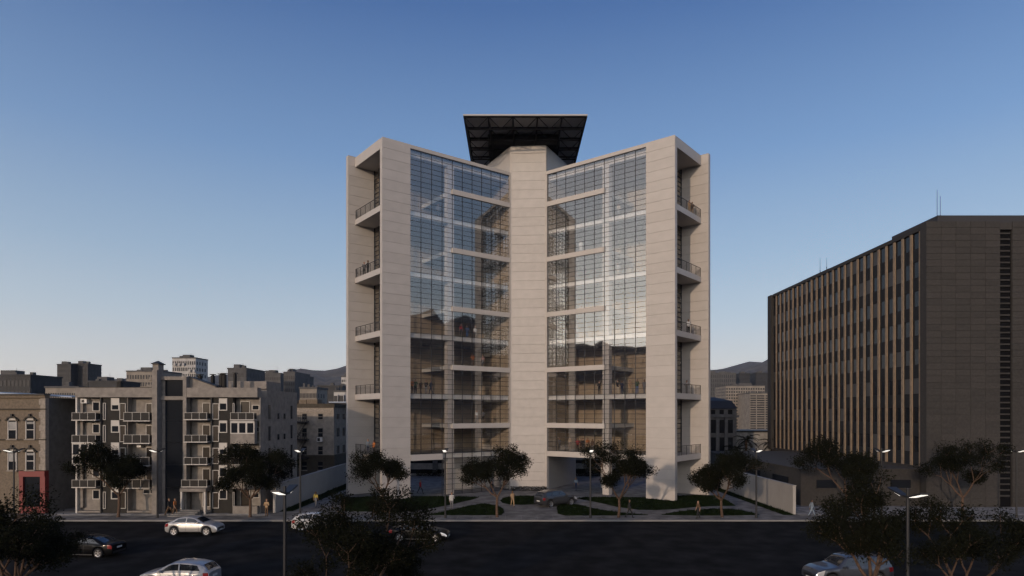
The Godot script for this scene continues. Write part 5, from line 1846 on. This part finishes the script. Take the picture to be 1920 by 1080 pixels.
func person(at: Vector3, turn: float, pose: String, top: String, legs: String, label: String, group: String, tall := 1.0) -> void:
	var f := figure(pose)
	var skin := Color(0.32, 0.19, 0.13) if rng.randf() < 0.7 else Color(0.14, 0.075, 0.045)
	var hair := [Color(0.015, 0.011, 0.009), Color(0.04, 0.025, 0.015), Color(0.16, 0.10, 0.05)][rng.randi() % 3] as Color
	var pal := [skin, CLOTH[top], CLOTH[legs], Color(0.02, 0.02, 0.02), hair]
	var cs := PackedColorArray()
	cs.resize(f.v.size())
	for k in f.r.size():
		cs[k] = pal[f.r[k]]
	var a := []
	a.resize(Mesh.ARRAY_MAX)
	a[Mesh.ARRAY_VERTEX] = f.v
	a[Mesh.ARRAY_NORMAL] = f.n
	a[Mesh.ARRAY_COLOR] = cs
	a[Mesh.ARRAY_INDEX] = f.i
	var m := ArrayMesh.new()
	m.add_surface_from_arrays(Mesh.PRIMITIVE_TRIANGLES, a)
	var o := put(self, "person", m, M.skin_cloth, Transform3D(Basis(Vector3.UP, turn).scaled(Vector3.ONE * tall), at))
	tag(o, label, "person", group)

func in_wing(s: int, px: float, d: float, y: float) -> Vector3:
	# a spot d metres behind a wing's facade, in the column px of the photograph
	var f: Transform3D = wing_frames[s]
	var o := f.origin - f.basis.z * d
	var u := f.basis.x
	var q := (px - 960.0) / F
	var t := (q * -o.z - o.x) / (u.x + q * u.z)
	var p := o + u * t
	return Vector3(p.x, y, p.z)

func build_people() -> void:
	var g := "people in the street"
	var st := [
		[1180, 971, "walk", "black", "black", 1.4, "person in black striding along the kerb by the forked tree"],
		[1309, 972, "stroll", "brown", "black", -1.3, "person in a brown top strolling past the spreading tree"],
		[1522, 969, "walk", "pale blue", "pale blue", 1.5, "person in pale blue walking past the end of the sunlit wall"],
		[961, 950, "stroll", "tan", "tan", 0.4, "person in tan clothes on the drive before the shaft"],
		[847, 955, "phone", "white", "grey", 0.2, "person in a white top on the curved path before the lobby"],
		[788, 926, "walk", "red", "black", 1.2, "person in a red jacket under the fascia of the shaded wing"],
		[1080, 921, "stroll", "pale blue", "navy", 2.6, "person in a pale top walking under the open undercroft"],
		[922, 928, "walk", "black", "navy", -0.6, "person in dark clothes beside the lobby glass"],
		[317, 967, "walk", "black", "brown", 1.5, "person in a black coat walking by the porch steps"],
		[328, 967.5, "stroll", "orange", "brown", 1.5, "person in an orange top walking beside the black coat"],
		[500, 968, "folded", "tan", "brown", 0.0, "person in a tan jacket waiting at the end of the shaded wall"],
		[592, 952, "stroll", "yellow", "grey", 2.9, "person in a yellow top on the path by the shaded wall"],
		[860, 915, "lean", "brown", "black", 0.6, "person in a brown coat inside the lobby entrance"],
		[872, 914, "folded", "black", "black", -0.4, "person in a black suit inside the lobby entrance"],
	]
	for p in st:
		var q := gp(p[0], p[1], 0.012)
		person(Vector3(q.x, 0.016, -q.y), p[5], p[2], p[3], p[4], p[6], g, rng.randf_range(0.95, 1.04))
	var gi := "people inside and on the balconies of the tower"
	var lv := {"ground": 5.2, "second": 12.5, "fourth": 19.8, "sixth": 27.1, "eighth": 34.4, "half1": 8.85, "half3": 16.15, "half7": 30.75}
	# wing, column, depth, floor, pose, top, trousers, turn, label
	var up := [
		[1, 683, -1, 27.1, "folded", "grey", "black", 0.4, "person in grey at the rail of the shaded wing's third balcony up"],
		[1, 690, -1, 27.1, "lean", "black", "black", -0.8, "person in black at the rail of the shaded wing's third balcony up"],
		[1, 690, -2, 5.2, "folded", "pale blue", "navy", 0.5, "person in pale blue on the shaded wing's lowest balcony"],
		[1, 701, -2, 5.2, "phone", "orange", "black", -0.6, "person in orange on the shaded wing's lowest balcony"],
		[-1, 1293, -1, 34.4, "folded", "tan", "tan", 0.3, "person in tan on the sunny wing's top balcony"],
		[-1, 1298, -1, 34.4, "lean", "brown", "tan", -0.4, "person in brown on the sunny wing's top balcony"],
		[-1, 1291, -1, 19.8, "phone", "white", "black", 0.3, "person in a white shirt on the sunny wing's middle balcony"],
		[-1, 1288, -1, 12.5, "lean", "grey", "grey", -0.3, "person in grey on the sunny wing's second balcony up"],
		[1, 773, 0.9, 12.5, "folded", "orange", "brown", 0.9, "person in orange behind the glass on the shaded wing's second floor"],
		[1, 779, 1.4, 12.5, "lean", "green", "black", 0.4, "person in green behind the glass on the shaded wing's second floor"],
		[1, 789, 1.8, 12.5, "stroll", "brown", "brown", -0.6, "person in brown behind the glass on the shaded wing's second floor"],
		[1, 799, 0.9, 12.5, "folded", "black", "grey", -0.2, "person in black with folded arms on the shaded wing's second floor"],
		[1, 808, 1.0, 12.5, "walk", "navy", "navy", -0.9, "person in navy behind the glass on the shaded wing's second floor"],
		[1, 822, 1.0, 34.4, "folded", "grey", "black", 0.4, "person in grey behind the glass on the shaded wing's top floor"],
		[1, 865, 1.0, 19.8, "stroll", "red", "black", 0.2, "person in red on the shaded wing's middle floor"],
		[1, 876, 1.6, 19.8, "folded", "blue", "blue", -0.3, "person in blue on the shaded wing's middle floor"],
		[1, 891, 0.9, 19.8, "phone", "white", "black", 0.5, "person in a white shirt on the shaded wing's middle floor"],
		[1, 886, 1.2, 16.15, "folded", "orange", "brown", 0.3, "person in orange on the shaded wing's half floor below the middle"],
		[1, 905, 1.5, 16.15, "stroll", "pink", "grey", -0.3, "person in pink on the shaded wing's half floor below the middle"],
		[1, 894, 1.2, 8.85, "stroll", "white", "grey", 0.6, "person in white on the shaded wing's lowest half floor"],
		[1, 906, 1.5, 8.85, "lean", "grey", "black", -0.4, "person in grey on the shaded wing's lowest half floor"],
		[-1, 1123.5, 0.8, 12.5, "folded", "black", "black", 0.2, "person in black beside the column on the sunny wing's second floor"],
		[-1, 1139, 1.0, 12.5, "stroll", "blue", "grey", -0.4, "person in blue on the sunny wing's second floor"],
		[-1, 1158, 1.0, 12.5, "lean", "black", "beige", 0.5, "person in a black jacket and beige trousers on the sunny wing's second floor"],
		[-1, 1166, 1.5, 12.5, "folded", "navy", "navy", -0.3, "person in navy on the sunny wing's second floor"],
		[-1, 1181, 1.2, 12.5, "folded", "tan", "tan", 0.2, "person in tan on the sunny wing's second floor"],
		[-1, 1194.5, 0.9, 12.5, "phone", "green", "blue", -0.3, "person in green on the sunny wing's second floor"],
		[-1, 1208, 1.0, 12.5, "stroll", "grey", "grey", -0.5, "person in grey half hidden by the pier on the sunny wing's second floor"],
		[-1, 1049, 2.2, 5.2, "folded", "grey", "black", 0.4, "person in grey alone on the sunny wing's lowest floor"],
		[-1, 1069, 1.6, 5.2, "stroll", "tan", "brown", 0.3, "person in tan on the sunny wing's lowest floor"],
		[-1, 1083, 1.3, 5.2, "lean", "red", "black", 0.2, "person in red among the group on the sunny wing's lowest floor"],
		[-1, 1089, 1.8, 5.2, "folded", "brown", "brown", -0.2, "person in brown among the group on the sunny wing's lowest floor"],
		[-1, 1093, 1.0, 5.2, "folded", "black", "black", -0.4, "person in black among the group on the sunny wing's lowest floor"],
		[-1, 1102, 1.4, 5.2, "stroll", "orange", "tan", 0.1, "person in orange among the group on the sunny wing's lowest floor"],
		[-1, 1111, 1.2, 5.2, "phone", "brown", "grey", -0.5, "person in brown with a phone on the sunny wing's lowest floor"],
		[-1, 1060, 1.2, 19.8, "folded", "white", "grey", 0.2, "person in white on the sunny wing's middle floor"],
		[-1, 1082, 1.4, 19.8, "stroll", "pale blue", "grey", 0.5, "person in pale blue on the sunny wing's middle floor"],
		[-1, 1100, 1.2, 19.8, "lean", "grey", "navy", -0.4, "person in grey on the sunny wing's middle floor"],
		[-1, 1158, 1.1, 27.1, "lean", "white", "beige", 0.4, "person in white on the sunny wing's third floor down"],
		[-1, 1186, 1.3, 27.1, "phone", "grey", "black", -0.2, "person in grey on the sunny wing's third floor down"],
		[-1, 1160, 1.1, 34.4, "folded", "beige", "grey", 0.2, "person in beige on the sunny wing's top floor"],
		[-1, 1089, 1.1, 30.75, "phone", "white", "white", 0.2, "person in white on the sunny wing's upper half floor"],
	]
	for p in up:
		var s: int = p[0]
		var at: Vector3
		if p[2] < 0:
			# on a balcony, close to its outer rail
			var f: Transform3D = wing_frames[s]
			var best := Vector3.ZERO
			var bd := 1e9
			for k in 60:
				var d := 1.1 + k * 0.1
				var w := f * Vector3(s * 0.55, 0, -d)
				var e := absf(960.0 + w.x / -w.z * F - p[1])
				if e < bd:
					bd = e
					best = w
			at = Vector3(best.x, p[3], best.z)
		else:
			at = in_wing(s, p[1], p[2], p[3])
		person(at, p[7], p[4], p[5], p[6], p[8], gi, rng.randf_range(0.94, 1.04))
